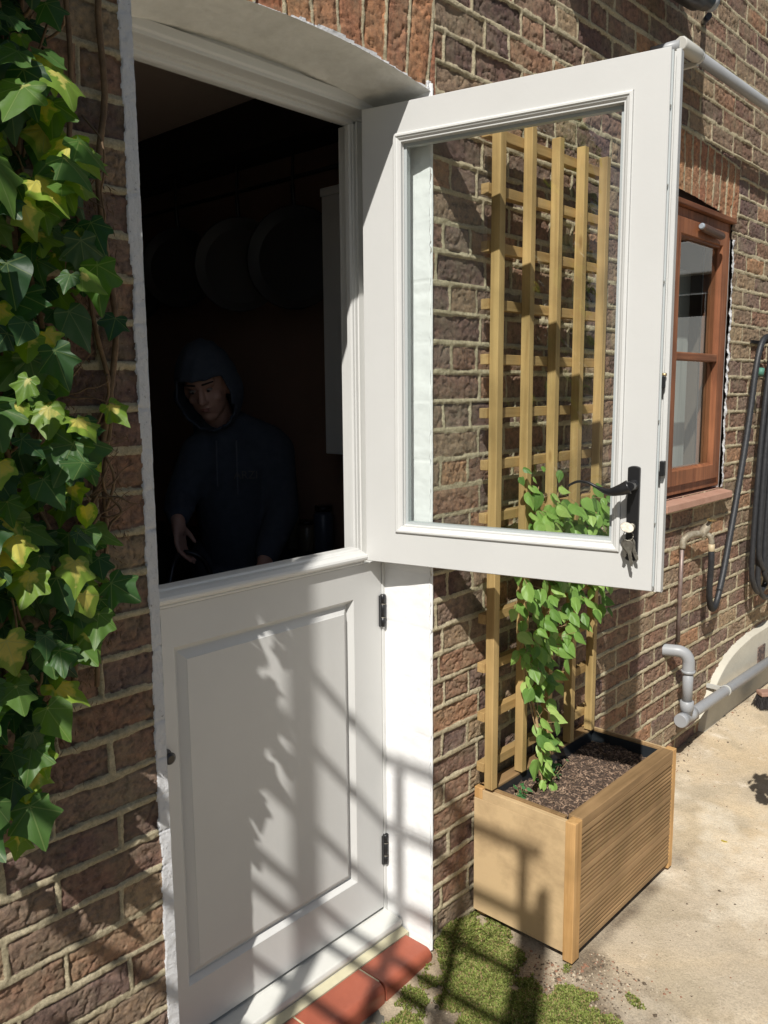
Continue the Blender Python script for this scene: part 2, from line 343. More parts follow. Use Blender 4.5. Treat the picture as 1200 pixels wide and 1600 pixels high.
def brick_material():
    m = bpy.data.materials.new('stock_brick'); m.use_nodes = True; t = m.node_tree; n = t.nodes; L = t.links
    b = n['Principled BSDF']; b.inputs['Roughness'].default_value = .88; b.inputs['Specular IOR Level'].default_value = .25
    def at(nm):
        a = n.new('ShaderNodeAttribute'); a.attribute_name = nm; return a.outputs['Fac']
    geo = n.new('ShaderNodeTexCoord').outputs['Object']
    def noise(sc, det=6, ro=.6, off=None):
        q = n.new('ShaderNodeTexNoise'); q.inputs['Scale'].default_value = sc; q.inputs['Detail'].default_value = det; q.inputs['Roughness'].default_value = ro
        L.new(geo, q.inputs[0]); return q.outputs[0]
    def ramp(src, stops):
        c = n.new('ShaderNodeValToRGB'); el = c.color_ramp.elements
        while len(el) < len(stops): el.new(.5)
        for q, (p, col) in zip(el, stops): q.position = p; q.color = (*col, 1)
        L.new(src, c.inputs[0]); return c.outputs[0]
    def mix(f, a, b_, mode='MIX'):
        q = n.new('ShaderNodeMix'); q.data_type = 'RGBA'; q.blend_type = mode
        if isinstance(f, float): q.inputs[0].default_value = f
        else: L.new(f, q.inputs[0])
        for s_, v_ in ((6, a), (7, b_)):
            if isinstance(v_, tuple): q.inputs[s_].default_value = (*v_, 1)
            else: L.new(v_, q.inputs[s_])
        return q.outputs[2]
    base = ramp(at('brk'), [(0, (.105, .068, .062)), (.2, (.19, .118, .098)), (.36, (.29, .17, .112)), (.48, (.21, .145, .122)), (.6, (.36, .26, .165)), (.72, (.17, .11, .10)), (.86, (.41, .23, .13)), (1, (.24, .175, .15))])
    redc = ramp(at('brk'), [(0, (.40, .155, .085)), (.3, (.36, .18, .10)), (.55, (.46, .23, .12)), (.8, (.33, .15, .095)), (1, (.48, .27, .15))])
    base = mix(at('red'), base, redc)
    sp = ramp(noise(45, 8, .75), [(.34, (.30, .29, .28)), (.48, (.92, .92, .92)), (.66, (1.5, 1.42, 1.3))])
    base = mix(.85, base, sp, 'MULTIPLY')
    lich = ramp(noise(7, 6, .7), [(.45, (0, 0, 0)), (.68, (1, 1, 1))])
    base = mix(lich, base, mix(.45, base, (.30, .27, .17)))
    pale = ramp(noise(120, 4, .8), [(.62, (0, 0, 0)), (.75, (.7, .7, .7))])
    base = mix(pale, base, (.42, .38, .33))
    mort = ramp(noise(12, 8, .7), [(.3, (.38, .32, .205)), (.5, (.50, .43, .285)), (.7, (.60, .52, .36))])
    mort = mix(.6, mort, ramp(noise(160, 3, .8), [(.35, (.6, .6, .6)), (.6, (1.1, 1.1, 1.1))]), 'MULTIPLY')
    ms = n.new('ShaderNodeMath'); ms.operation = 'ADD'; L.new(at('mortar'), ms.inputs[0])
    q = n.new('ShaderNodeMath'); q.operation = 'MULTIPLY_ADD'; L.new(noise(90, 4, .7), q.inputs[0]); q.inputs[1].default_value = .9; q.inputs[2].default_value = -.45
    L.new(q.outputs[0], ms.inputs[1]); cl = ramp(ms.outputs[0], [(.42, (0, 0, 0)), (.58, (1, 1, 1))])
    col = mix(cl, base, mort)
    pc = ramp(noise(75, 8, .8), [(.33, (.16, .15, .15)), (.40, (.74, .74, .75)), (1, (.84, .84, .84))])
    pm = n.new('ShaderNodeMath'); pm.operation = 'ADD'; L.new(at('paint'), pm.inputs[0])
    q2 = n.new('ShaderNodeMath'); q2.operation = 'MULTIPLY_ADD'; L.new(noise(55, 6, .8), q2.inputs[0]); q2.inputs[1].default_value = .8; q2.inputs[2].default_value = -.4
    L.new(q2.outputs[0], pm.inputs[1]); pf = ramp(pm.outputs[0], [(.45, (0, 0, 0)), (.55, (1, 1, 1))])
    col = mix(pf, col, pc)
    L.new(col, b.inputs['Base Color'])
    bp = n.new('ShaderNodeBump'); bp.inputs['Distance'].default_value = .005; L.new(noise(130, 8, .78), bp.inputs['Height'])
    L.new(bp.outputs[0], b.inputs['Normal'])
    return m
BRICK = brick_material()
wall = npmesh('brick_wall', V, F, BRICK, None, True, dict(mortar=('FLOAT', m_mort), brk=('FLOAT', (r1 * .7 + r3 * .3)), red=('FLOAT', red), paint=('FLOAT', paint)))
setp(wall, 'weathered brown and red brick house wall with pale lime mortar around the stable door', 'wall')
# the wall's body: solid core behind the face, with returns at the openings
bm = bmesh.new()
for b in ((-2.5, XL - .012, .03, .25, -.06, 5), (XR + .03, WX0 - .02, .03, .25, -.06, 5), (WX1 + .02, 9, .03, .25, -.06, 5),
          (XL - .012, XR + .03, .03, .25, 2.40, 5), (WX0 - .02, WX1 + .02, .03, .25, 2.36, 5), (WX0 - .02, WX1 + .02, .03, .25, -.06, WZ0 - .02)):
    box(bm, *b)
mobj('wall_core', bm, mat('dark_core', (.12, .09, .07), .9), wall)
# reveals of the doorway
def rev_right(Xa, Za):   # Xa = depth param 0..1 -> from wall face round a soft arris into the reveal
    t = Xa; r_ = .007
    ang = np.clip(t / .12, 0, 1) * math.pi / 2
    yy = np.where(t < .12, -.0035 + r_ * (1 - np.cos(ang)) - .0, -.0035 + r_ + (t - .12) / .88 * .20)
    xx = np.where(t < .12, XR + r_ * (1 - np.sin(ang)) + .001, XR + .001)
    n_ = .0018 * fbm(t * .25, Za, 9, 3, 201) + .0007 * fbm(t * .25, Za, 60, 3, 203)
    crs = np.abs(((Za + .02 * 0 - Z0) / (PIT_ * 2.0) + .5) % 1 - .5) * PIT_ * 2
    n_ = n_ - .0012 * np.exp(-(crs / .0018) ** 2) * (vn(t * .3, Za, 8, 5) > .35)
    edge = .0035 * fbm(t * 0, Za, 22, 3, 209) * (t < .35)
    return np.stack([xx - n_ - edge * .6, yy - edge * .4, Za], -1)
grid_mesh('door_reveal', np.concatenate([np.linspace(0, .12, 9)[:-1], np.linspace(.12, 1, 34)]), np.linspace(-.02, 2.325, 560), rev_right, WHITEPL, wall)
def rev_left(Xa, Za):
    n_ = .0015 * fbm(Xa * .25, Za, 9, 3, 301)
    return np.stack([XL + n_ * .6 + Xa * 0, -.0005 + Xa * .2, Za], -1)
grid_mesh('door_reveal', np.linspace(0, 1, 20), np.linspace(-.02, 2.33, 300), rev_left, WHITEPL, wall)
def soff(Xa, Ya):
    dz = -.013 * np.clip(Ya / .165, 0, 1.2)
    n_ = .0035 * fbm(Xa, Ya, 11, 4, 401) + .0012 * fbm(Xa, Ya, 60, 3, 403)
    n_ = n_ * np.clip(Ya / .02, .25, 1)
    return np.stack([Xa, Ya - .001, arch(Xa) + dz + n_], -1)
grid_mesh('arch_soffit', np.linspace(XL - .002, XR + .006, 230), np.linspace(0, .21, 60), soff, SOFFIT, wall)

# ------------------------------------------------------------ door frame
fr = thing('door_frame', 'painted off white timber door frame set back in the brick arch', 'door frame')
FY = .165
bm = bmesh.new()      # right jamb with rebate: seen past the open upper leaf
SX = 1.660
prof = [(XR + .02, FY), (1.7035, FY), (1.7035, .222), (1.682, .222), (1.682, .2265), (1.672, .2265), (1.670, .229), (1.664, .229), (SX, .233), (SX, .247), (1.69, .247), (1.69, .30), (XR + .02, .30)]
def extr(bm, prof, z0, z1):
    a = [bm.verts.new((x, y, z0)) for x, y in prof]; b = [bm.verts.new((x, y, z1)) for x, y in prof]
    n_ = len(prof)
    for i in range(n_): bm.faces.new((a[i], a[(i + 1) % n_], b[(i + 1) % n_], b[i]))
    bm.faces.new(a); bm.faces.new(b)
extr(bm, prof, .03, 2.2760); mobj('jamb', bm, FRAMEP, fr, bevel=.0012)
bm = bmesh.new(); prof = [(XL - .01, FY), (.945, FY), (.945, .222), (.985, .2265), (1.0, .238), (1.0, .30), (XL - .01, .30)]
extr(bm, prof, .03, 2.2760); mobj('jamb', bm, FRAMEP, fr, bevel=.0012)
# head: profile in (y,z), run along x
bm = bmesh.new()
pf = [(.165, 2.315), (.165, 2.296), (.170, 2.292), (.170, 2.284), (.212, 2.284), (.212, 2.277), (.2265, 2.277), (.2265, 2.267), (.233, 2.2645), (.247, 2.2645), (.247, 2.284), (.30, 2.284), (.30, 2.315)]
a = [bm.verts.new((XL - .005, y, z)) for y, z in pf]; b = [bm.verts.new((XR + .015, y, z)) for y, z in pf]
for i in range(len(pf)): bm.faces.new((a[i], a[(i + 1) % len(pf)], b[(i + 1) % len(pf)], b[i]))
bm.faces.new(a); bm.faces.new(b); mobj('frame_head', bm, FRAMEP, fr, bevel=.0012)
boxo('head_infill', (XL - .005, XR + .02, .178, .25, 2.316, 2.42), FRAMEP, fr)
# sill
bm = bmesh.new(); pf = [(.106, .012), (.102, .022), (.106, .034), (.165, .040), (.30, .044), (.30, .004), (.106, .004)]
a = [bm.verts.new((XL + .001, y, z)) for y, z in pf]; b = [bm.verts.new((XR - .002, y, z)) for y, z in pf]
for i in range(len(pf)): bm.faces.new((a[i], a[(i + 1) % len(pf)], b[(i + 1) % len(pf)], b[i]))
bm.faces.new(a); bm.faces.new(b); mobj('frame_sill', bm, mat('sill_paint', (.66, .66, .62), .45, (.60, .60, .56), 5, bump=.0004), fr, bevel=.003)

# tiled doorstep
step = thing('doorstep', 'red clay tiled doorstep with a cream mortar strip below the door sill', 'doorstep')
bm = bmesh.new(); pf = [(.104, .012), (.0785, .006), (.0785, -.03), (.104, -.03)]
a = [bm.verts.new((XL + .004, y, z)) for y, z in pf]; b = [bm.verts.new((XR - .004, y, z)) for y, z in pf]
for i in range(4): bm.faces.new((a[i], a[(i + 1) % 4], b[(i + 1) % 4], b[i]))
mobj('mortar_strip', bm, CREAM, step)
tx = [XL - .02, 1.02, 1.262, 1.502, 1.700]
for i in range(4):
    x0, x1 = tx[i] + .003, tx[i + 1] - .003
    bm = bmesh.new(); pf = [(.0775, -.03), (.0775, .0035)] + [(.002 - .022 * math.sin(q), -.0185 + .022 * math.cos(q)) for q in [k_ * math.pi / 2 / 7 for k_ in range(8)]] + [(-.020, -.06)]
    a = [bm.verts.new((x0, y, z)) for y, z in pf]; b = [bm.verts.new((x1, y, z)) for y, z in pf]
    for j in range(len(pf)): bm.faces.new((a[j], a[(j + 1) % len(pf)], b[(j + 1) % len(pf)], b[j]))
    bm.faces.new(a); bm.faces.new(b); mobj('quarry_tile', bm, TILE, step, bevel=.0015)
boxo('tile_grout', (XL - .02, 1.6985, .006, .077, -.06, .0012), CREAM, step, bevel=0)

# ------------------------------------------------------------ door leaves
def hinge(parent, loc, name='hinge', rz=0):
    bm = bmesh.new()
    lathe(bm, [(-.047, .0055), (-.045, .0085), (-.020, .0085), (-.0195, .0070), (-.0185, .0085), (.0185, .0085), (.0195, .0070), (.020, .0085), (.045, .0085), (.047, .0055)], (0, 0, 0), (0, 0, 1), 14)
    box(bm, -.0145, -.004, -.002, .0025, -.0445, .0445)
    box(bm, .0, .010, .001, .006, -.045, .045)
    o = mobj(name, bm, BLACK, parent); o.location = loc
    bm = bmesh.new()
    for s_ in (-1, 1): lathe(bm, [(-.0013, .0092), (.0013, .0092)], (0, 0, s_ * .0195), (0, 0, 1), 14)
    w_ = mobj('hinge_washer', bm, STEEL, o); return o
low = thing('lower_door', 'closed lower half of the stable door with one raised panel, painted warm grey', 'door', (.950, .1675, 0))
W2 = 1.7025 - .950
bm = bmesh.new()
L0, L1, LZ0, LZ1 = .0, W2, .050, 1.103
px0, px1, pz0, pz1 = .068, .641, .180, 1.010
rings = pframe(bm, L0, L1, LZ0, LZ1, [(0, .048), (0, .0015), (.0015, 0)])
# stiles and rails as four mitre-free strips round the panel opening
o0 = [bm.verts.new(p) for p in ((px0, 0, pz0), (px1, 0, pz0), (px1, 0, pz1), (px0, 0, pz1))]
for k_ in range(4): bm.faces.new((rings[-1][k_], rings[-1][(k_ + 1) % 4], o0[(k_ + 1) % 4], o0[k_]))
pr_ = pframe(bm, px0, px1, pz0, pz1, [(0, 0), (.0015, .0015), (.011, .0125), (.012, .0165)])
bm.faces.new(rings[0])
bmesh.ops.remove_doubles(bm, verts=bm.verts, dist=1e-5)
mobj('leaf_frame', bm, PAINT, low)
bm = bmesh.new()
pr_ = pframe(bm, px0, px1, pz0, pz1, [(.0115, .0164), (.016, .0164), (.017, .0155), (.034, .0045), (.0355, .0025), (.038, .0025)])
bm.faces.new(pr_[-1]); mobj('raised_panel', bm, PAINT, low)
bm = bmesh.new(); pf = [(.048, LZ1), (.0, LZ1), (-.004, 1.1045), (-.0045, 1.109), (-.002, 1.1115), (-.010, 1.1135), (-.0175, 1.1185), (-.019, 1.125), (-.0165, 1.131), (-.004, 1.137), (.010, 1.1395), (.012, 1.1435), (.020, 1.1455), (.048, 1.1455)]
a = [bm.verts.new((.0, y, z)) for y, z in pf]; b = [bm.verts.new((.680, y, z)) for y, z in pf]
for i in range(len(pf)): bm.faces.new((a[i], a[(i + 1) % len(pf)], b[(i + 1) % len(pf)], b[i]))
bm.faces.new(a); bm.faces.new(b); mobj('top_cap', bm, FRAMEP, low, bevel=.001)
hinge(low, (W2 + .0015, -.004, .958)); hinge(low, (W2 + .0045, -.004, .235))
bm = bmesh.new(); lathe(bm, [(0, .016), (.003, .016), (.005, .008), (.012, .007), (.016, .013), (.022, .014), (.026, .008)], (.033, 0, .768), (0, -1, 0), 20)
mobj('door_knob', bm, BLACK, low)

AU = R(12.)
UP0 = (1.632, .137, 0)
upl = thing('upper_door', 'open glazed upper half of the stable door, painted warm grey, swung out into the sun', 'door', UP0, -math.pi / 2 + AU)
U0, U1, UZ0, UZ1 = -.017, .7425, 1.115, 2.2765
g0, g1, gz0, gz1 = .075, .668, 1.199, 2.2045
TH = .050
bm = bmesh.new()
rings = pframe(bm, U0, U1, UZ0, UZ1, [(0, .034), (0, .0012), (.0012, 0)])
o0 = [bm.verts.new(p) for p in ((g0, 0, gz0), (g1, 0, gz0), (g1, 0, gz1), (g0, 0, gz1))]
for k_ in range(4): bm.faces.new((rings[-1][k_], rings[-1][(k_ + 1) % 4], o0[(k_ + 1) % 4], o0[k_]))
gi = .0205
p2 = pframe(bm, g0, g1, gz0, gz1, [(0, 0), (0, .0025), (gi, .0025)])      # ledge below bead
p3 = pframe(bm, g0, g1, gz0, gz1, [(gi, .0025), (gi, TH - .012)])
# outside face and its aperture
p5 = pframe(bm, U0, U1, UZ0, UZ1, [(0, TH), (.09, TH)])
p6 = pframe(bm, g0, g1, gz0, gz1, [(gi, TH - .012), (.004, TH)])
bmesh.ops.remove_doubles(bm, verts=bm.verts, dist=1e-5)
mobj('leaf_frame', bm, PAINT, upl)
# rebated meeting edge: groove, weather seal, projecting lip
bm = bmesh.new()
pf = [(U1 - .001, .034), (U1 - .001, TH), (U1 + .0145, TH), (U1 + .0155, TH - .001), (U1 + .0155, .0245), (U1 + .0145, .0235), (U1 + .006, .0235), (U1 + .006, .034)]
extr(bm, pf, UZ0 - .004, UZ1 + .001); mobj('rebate_lip', bm, PAINT, upl)
extr_s = [(U1 - .0005, .009), (U1 + .0035, .0095), (U1 + .0035, .0135), (U1 - .0005, .014)]
bm = bmesh.new(); extr(bm, extr_s, UZ0 + .01, UZ1 - .004); mobj('weather_seal', bm, SPACER, upl)
bm = bmesh.new(); box(bm, U0, U1 + .0155, .0345, TH + .0015, UZ0 - .0085, UZ0 - .0005); mobj('bottom_drip', bm, FRAMEP, upl, bevel=.001)
# glazing bead (ovolo) on the inside
bm = bmesh.new()
pframe(bm, g0, g1, gz0, gz1, [(.0008, .0024), (.0012, -.004), (.004, -.0058), (.008, -.0058), (.0095, -.0035), (.013, -.002), (.017, .002), (.0195, .008), (.0195, .0125), (.022, .0128), (.022, .0168)])
mobj('glazing_bead', bm, FRAMEP, upl, bevel=0)
bm = bmesh.new(); pframe(bm, g0, g1, gz0, gz1, [(gi - .0005, .0170), (.0295, .0170), (.0295, .0340), (gi - .0005, .0340)]); mobj('glazing_spacer', bm, SPACER, upl)
bm = bmesh.new(); vv = [bm.verts.new(p) for p in ((g0 + .018, .0172, gz0 + .018), (g1 - .018, .0172, gz0 + .018), (g1 - .018, .0172, gz1 - .018), (g0 + .018, .0172, gz1 - .018))]
bm.faces.new(vv); mobj('glass_pane', bm, GLASS, upl)
# long backplate with scrolled lever
pz = (1.182, 1.400)
bm = bmesh.new(); xc = .6965
pts = []
for k_ in range(13):
    q = math.pi * k_ / 12; pts.append((xc + .0140 * math.cos(q), pz[1] - .006 + .006 * math.sin(q)))
for k_ in range(13):
    q = math.pi + math.pi * k_ / 12; pts.append((xc + .0140 * math.cos(q), pz[0] + .006 + .006 * math.sin(q)))
def plate(bm, pts, y0, y1, ch):
    cx_ = sum(p[0] for p in pts) / len(pts); cz_ = sum(p[1] for p in pts) / len(pts)
    r_ = []
    for (yy, sc) in ((y0, 1), (y1 + ch, 1), (y1, .90)):
        r_.append([bm.verts.new((cx_ + (p[0] - cx_) * sc, yy, cz_ + (p[1] - cz_) * (sc if sc == 1 else .985))) for p in pts])
    for A, B in zip(r_[:-1], r_[1:]):
        for i in range(len(A)): bm.faces.new((A[i], A[(i + 1) % len(A)], B[(i + 1) % len(A)], B[i]))
    bm.faces.new(r_[-1])
plate(bm, pts, .0, -.009, .003); mobj('handle_plate', bm, BLACK, upl)
bm = bmesh.new(); lathe(bm, [(.006, .0125), (.012, .0125), (.0125, .0105), (.015, .0105), (.0155, .0118), (.019, .0118), (.0195, .010), (.023, .010), (.0235, .0112), (.028, .0112), (.040, .0105), (.046, .010)], (xc, 0, 1.357), (0, -1, 0), 20)
lev = smoothpath([(xc, -.048, 1.357), (xc - .020, -.052, 1.349), (xc - .042, -.052, 1.344), (xc - .066, -.050, 1.351), (xc - .092, -.048, 1.362), (xc - .115, -.046, 1.3635), (xc - .132, -.046, 1.3565), (xc - .1375, -.046, 1.352)], 7)
n_ = len(lev)
rr_ = [max(.0028, .0118 * (1 - min(1, i / n_ * 2.2)) + .0046 * (1 - i / n_ * .45)) for i in range(n_)]
tube(bm, lev, rr_, 12); mobj('lever', bm, BLACK, upl, smooth=False)
bm = bmesh.new(); lathe(bm, [(.009, .0085), (.014, .0085), (.0142, .006)], (xc, 0, 1.262), (0, -1, 0), 18); mobj('lock_barrel', bm, STEEL, upl)
bm = bmesh.new(); box(bm, U1 + .006, U1 + .017, .006, .022, 1.378, 1.412); mobj('latch_keep', bm, BLACK, upl, bevel=.002)
bm = bmesh.new(); box(bm, U1 - .001, U1 + .011, .010, .018, 1.572, 1.600); mobj('latch_bolt', bm, BLACK, upl, bevel=.002)
bm = bmesh.new(); lathe(bm, [(0, .004), (.012, .004), (.013, .002)], (U1, .014, 1.602), (1, 0, 0), 12); mobj('latch_pin', bm, BRASS, upl)
for zz in (1.02, 2.16, 2.0, 1.80, 1.50, 1.27):
    if zz > UZ0:
        bm = bmesh.new(); lathe(bm, [(0, .0032), (.001, .0030)], (U1 + .0025 - .001, .0045, zz), (1, 0, 0), 10); mobj('edge_screw', bm, STEEL, upl)
for zz in (1.27, 2.12):
    bm = bmesh.new(); lathe(bm, [(-.047, .008), (.047, .008)], (U0 + .004, TH + .004, zz), (0, 0, 1), 14); mobj('hinge', bm, BLACK, upl)

# keys
def keyshape(bm, org, ang, head=.012, blade=.034, t=.0022, yo=0):
    o = Vector(org); d = Vector((math.sin(ang), 0, -math.cos(ang))); s = Vector((math.cos(ang), 0, math.sin(ang)))
    out = []
    for k_ in range(9): q = math.pi * (1.0 - k_ / 8.0); out.append((head * math.cos(q), -head * .95 + head * math.sin(q)))
    pts = [(head, .004 - head + head), (.006, head + .004), (.0042, head + .009), (.0042, head + blade * .35), (.0030, head + blade * .42), (.0042, head + blade * .5), (.0028, head + blade * .62), (.0042, head + blade * .72), (.003, head + blade * .85), (.001, head + blade), (-.0042, head + blade * .9), (-.0042, head + .009), (-.006, head + .004), (-head, .004)]
    allp = [(head * math.cos(q_), -head * math.sin(q_) * .8) for q_ in [math.pi - k_ * math.pi / 8 for k_ in range(9)]] + pts
    f = [bm.verts.new(o + s * a_ + d * (b_ + head) + Vector((0, yo - t / 2, 0))) for a_, b_ in allp]
    g = [bm.verts.new(o + s * a_ + d * (b_ + head) + Vector((0, yo + t / 2, 0))) for a_, b_ in allp]
    for i in range(len(f)): bm.faces.new((f[i], f[(i + 1) % len(f)], g[(i + 1) % len(f)], g[i]))
    bm.faces.new(f); bm.faces.new(g)
kb = thing('key_bunch', 'small bunch of steel keys hanging from the lock of the open upper door', 'keys', UP0, -math.pi / 2 + AU)
bm = bmesh.new()      # key standing in the lock (bow turned)
lathe(bm, [(.014, .0035), (.030, .003)], (xc, 0, 1.262), (0, -1, 0), 8)
vv = []
for k_ in range(16):
    q = 2 * math.pi * k_ / 16; vv.append((xc - .004 + .0155 * math.cos(q), -.034 + .006 * math.sin(q), 1.263 + .0105 * math.sin(q) - .003 * math.cos(q)))
f = [bm.verts.new(p) for p in vv]; g = [bm.verts.new((p[0], p[1] - .003, p[2] + .0016)) for p in vv]
for i in range(16): bm.faces.new((f[i], f[(i + 1) % 16], g[(i + 1) % 16], g[i]))
bm.faces.new(f); bm.faces.new(g); mobj('key', bm, STEEL, kb, bevel=.0006)
bm = bmesh.new(); tube(bm, [(xc - .002 + .0105 * math.cos(q), -.031 + .003 * math.cos(q), 1.2445 + .0115 * math.sin(q)) for q in [2 * math.pi * k_ / 20 for k_ in range(21)]], .0011, 6); mobj('key_ring', bm, STEEL, kb)
bm = bmesh.new(); keyshape(bm, (xc - .005, -.030, 1.236), .22, .0115, .040); mobj('key', bm, STEEL, kb, bevel=.0005)
bm = bmesh.new(); keyshape(bm, (xc - .006, -.026, 1.237), -.10, .0115, .022); mobj('key', bm, mat('dull_key', (.33, .31, .27), .45, metal=1), kb, bevel=.0005)
bm = bmesh.new(); keyshape(bm, (xc - .003, -.022, 1.238), .42, .0100, .034); mobj('key', bm, STEEL, kb, bevel=.0005)

# ------------------------------------------------------------ window
wi = thing('timber_window', 'small varnished brown timber casement window in the brick wall beyond the open door', 'window')
fy = .010
bm = bmesh.new(); pframe(bm, WX0 + .001, WX1 + .006, WZ0 + .012, 2.262, [(0, .10), (0, fy + .002), (.002, fy), (.040, fy), (.044, fy + .006), (.044, .10)])
mobj('window_frame', bm, WINW, wi)
bm = bmesh.new(); box(bm, WX0 + .001, WX1 + .010, fy - .025, fy + .06, 2.263, 2.283); mobj('frame_drip', bm, WINX, wi, bevel=.003)
bm = bmesh.new(); box(bm, WX0 + .001, WX1 - .003, .03, .2, 2.284, 2.36); mobj('frame_packer', bm, mat('dark_gap', (.05, .035, .03), .9), wi)
def sash(z0, z1, x0=WX0 + .05, x1=WX1 - .045):
    bm = bmesh.new(); pframe(bm, x0, x1, z0, z1, [(0, .05), (0, .0), (.002, -.002), (.058, -.002), (.060, .0), (.062, .010), (.068, .016), (.068, .05)])
    s_ = mobj('sash', bm, WINW, wi)
    bm = bmesh.new(); v_ = [bm.verts.new(p) for p in ((x0 + .06, .020, z0 + .06), (x1 - .06, .020, z0 + .06), (x1 - .06, .020, z1 - .06), (x0 + .06, .020, z1 - .06))]; bm.faces.new(v_)
    mobj('window_pane', bm, WGLASS, s_)
    bm = bmesh.new(); box(bm, x0 + .069, x1 - .069, .006, .016, z1 - .0695, z1 - .061); mobj('glazing_bar', bm, WINX, s_)
sash(WZ0 + .050, 2.222, WX0 + .04, WX1 - .04)
bm = bmesh.new(); box(bm, WX0 + .102, WX1 - .102, .0, .035, 1.683, 1.716); mobj('glazing_bar', bm, WINX, wi, bevel=.005)
bm = bmesh.new(); lathe(bm, [(0, .013), (.02, .016), (.20, .016), (.215, .013), (.22, .010)], (3.37, -.022, 2.200), (1, 0, -.05), 16); mobj('sash_closer', bm, mat('closer_bronze', (.13, .075, .055), .4, metal=.3), wi)
bm = bmesh.new(); lathe(bm, [(-.002, .009), (.006, .0135), (.012, .010)], (3.365, -.022, 2.2015), (1, 0, -.05), 12); mobj('closer_end', bm, mat('pale_alloy', (.30, .34, .38), .5), wi)
bm = bmesh.new()
pf = [(.10, WZ0 + .012), (-.030, WZ0 - .010), (-.046, WZ0 - .012), (-.048, WZ0 - .040), (-.030, WZ0 - .042), (.10, WZ0 - .042)]
a = [bm.verts.new((WX0 - .03, y, z)) for y, z in pf]; b = [bm.verts.new((WX1 + .028, y, z)) for y, z in pf]
for i in range(len(pf)): bm.faces.new((a[i], a[(i + 1) % len(pf)], b[(i + 1) % len(pf)], b[i]))
bm.faces.new(a); bm.faces.new(b); mobj('window_sill', bm, SILL, wi, bevel=.003)
for x0 in (WX0, WX1): boxo('window_reveal', (x0 - .02, x0, .014, .12, WZ0, 2.30) if x0 == WX0 else (x0, x0 + .02, .014, .12, WZ0, 2.30), WHITEPL, wall)
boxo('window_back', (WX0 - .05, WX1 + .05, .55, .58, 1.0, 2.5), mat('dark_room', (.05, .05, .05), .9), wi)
boxo('net_curtain', (3.47, 3.72, .16, .165, 1.18, 2.08), mat('curtain', (.50, .50, .47), .9, (.36, .37, .35), 26, stretch=(1, 1, .04), contrast=(.4, .6)), wi)

# ------------------------------------------------------------ trellis
tl = thing('garden_trellis', 'square timber trellis standing in the planter against the brick wall', 'trellis', (2.2, -.05, .42))
ux = [(1.911, 1.938), (2.062, 2.086), (2.206, 2.230), (2.348, 2.372), (2.487, 2.510)]
for i, (x0, x1) in enumerate(ux):
    bm = bmesh.new(); z1 = 2.285 + .004 * (i % 2); q = .0
    box(bm, x0 - 2.2, x1 - 2.2, -.028, -.0, .002, z1 - .42)
    for v_ in bm.verts:
        if v_.co.z < .1: v_.co.x += (-.010 if i == 0 else -.004)
    mobj('upright', bm, TRW, tl, bevel=.0015)
zb = 2.245
for i in range(13):
    z_ = zb - i * .1465 + rnd.uniform(-.004, .004)
    if z_ < .45: continue
    bm = bmesh.new(); box(bm, 1.901 - 2.2 + rnd.uniform(-.004, .004), 2.522 - 2.2, .0005, .0255, z_ - .42 - .014, z_ - .42 + .014)
    mobj('batten', bm, TRX, tl, bevel=.0015)

# ------------------------------------------------------------ planter
PX0, PX1, PY0, PY1, PZ0, PZ1 = 1.905, 2.548, -.348, -.012, .022, .415
pb = thing('planter_box', 'rectangular timber planter with grooved decking front standing by the wall', 'planter', (PX0, PY0, 0))
Wp, Dp = PX1 - PX0, PY1 - PY0
bm = bmesh.new(); box(bm, .0, .016, .030, Dp, PZ0 + .002, PZ1 - .034); box(bm, .0, .016, .030, Dp - .0295, PZ1 - .034, PZ1 - .004); mobj('side_panel', bm, PLY, pb, bevel=.001)
bm = bmesh.new(); box(bm, Wp - .016, Wp, .032, Dp - .03, PZ0 + .002, PZ1 - .004); mobj('side_panel', bm, PLY, pb, bevel=.001)
bm = bmesh.new(); box(bm, .03, Wp - .03, Dp - .016, Dp, PZ0 + .002, PZ1 - .004); mobj('back_panel', bm, PLX, pb, bevel=.001)
for (x0, x1, y0, y1) in ((-.004, .034, -.002, .029), (Wp - .022, Wp + .006, .0, .030), (.0165, .0305, Dp - .029, Dp - .001), (.0, .0300, Dp - .029, Dp - .0005), (Wp - .03, Wp, Dp - .029, Dp)):
    bm = bmesh.new(); box(bm, x0, x1, y0, y1, (PZ1 - .0338 if x0 == .0 else .005), PZ1); mobj('corner_post', bm, PLZ, pb, bevel=.002)
# three grooved decking boards
bz0, bz1 = PZ0 + .003, PZ1 - .026
prof = []
nb = 3; bh = (bz1 - bz0) / nb
for b_ in range(nb):
    z = bz0 + b_ * bh
    prof += [(.016, z + .0005), (.002, z + .0012), (.0, z + .003), (.0, z + .016)]
    ng = 7; s0 = z + .016; s1 = z + bh - .014; gp = (s1 - s0) / ng
    for g_ in range(ng):
        zz = s0 + g_ * gp
        prof += [(.0, zz), (.0105, zz + gp * .12), (.0105, zz + gp * .42), (.0, zz + gp * .55)]
    prof += [(.0, z + bh - .003), (.002, z + bh - .0012), (.016, z + bh - .0005)]
bm = bmesh.new()
a = [bm.verts.new((.0345, y, z)) for y, z in prof]; b = [bm.verts.new((Wp - .0225, y, z)) for y, z in prof]
for i in range(len(prof) - 1): bm.faces.new((a[i], b[i], b[i + 1], a[i + 1]))
mobj('front_boards', bm, PLX, pb)
boxo('board_backing', (.0345, Wp - .0225, .0165, .022, PZ0 + .002, PZ1 - .004), PLX, pb, bevel=0)
boxo('front_rail', (.0345, Wp - .0225, -.001, .042, PZ1 - .0255, PZ1 + .0012), PLX, pb, bevel=.002)
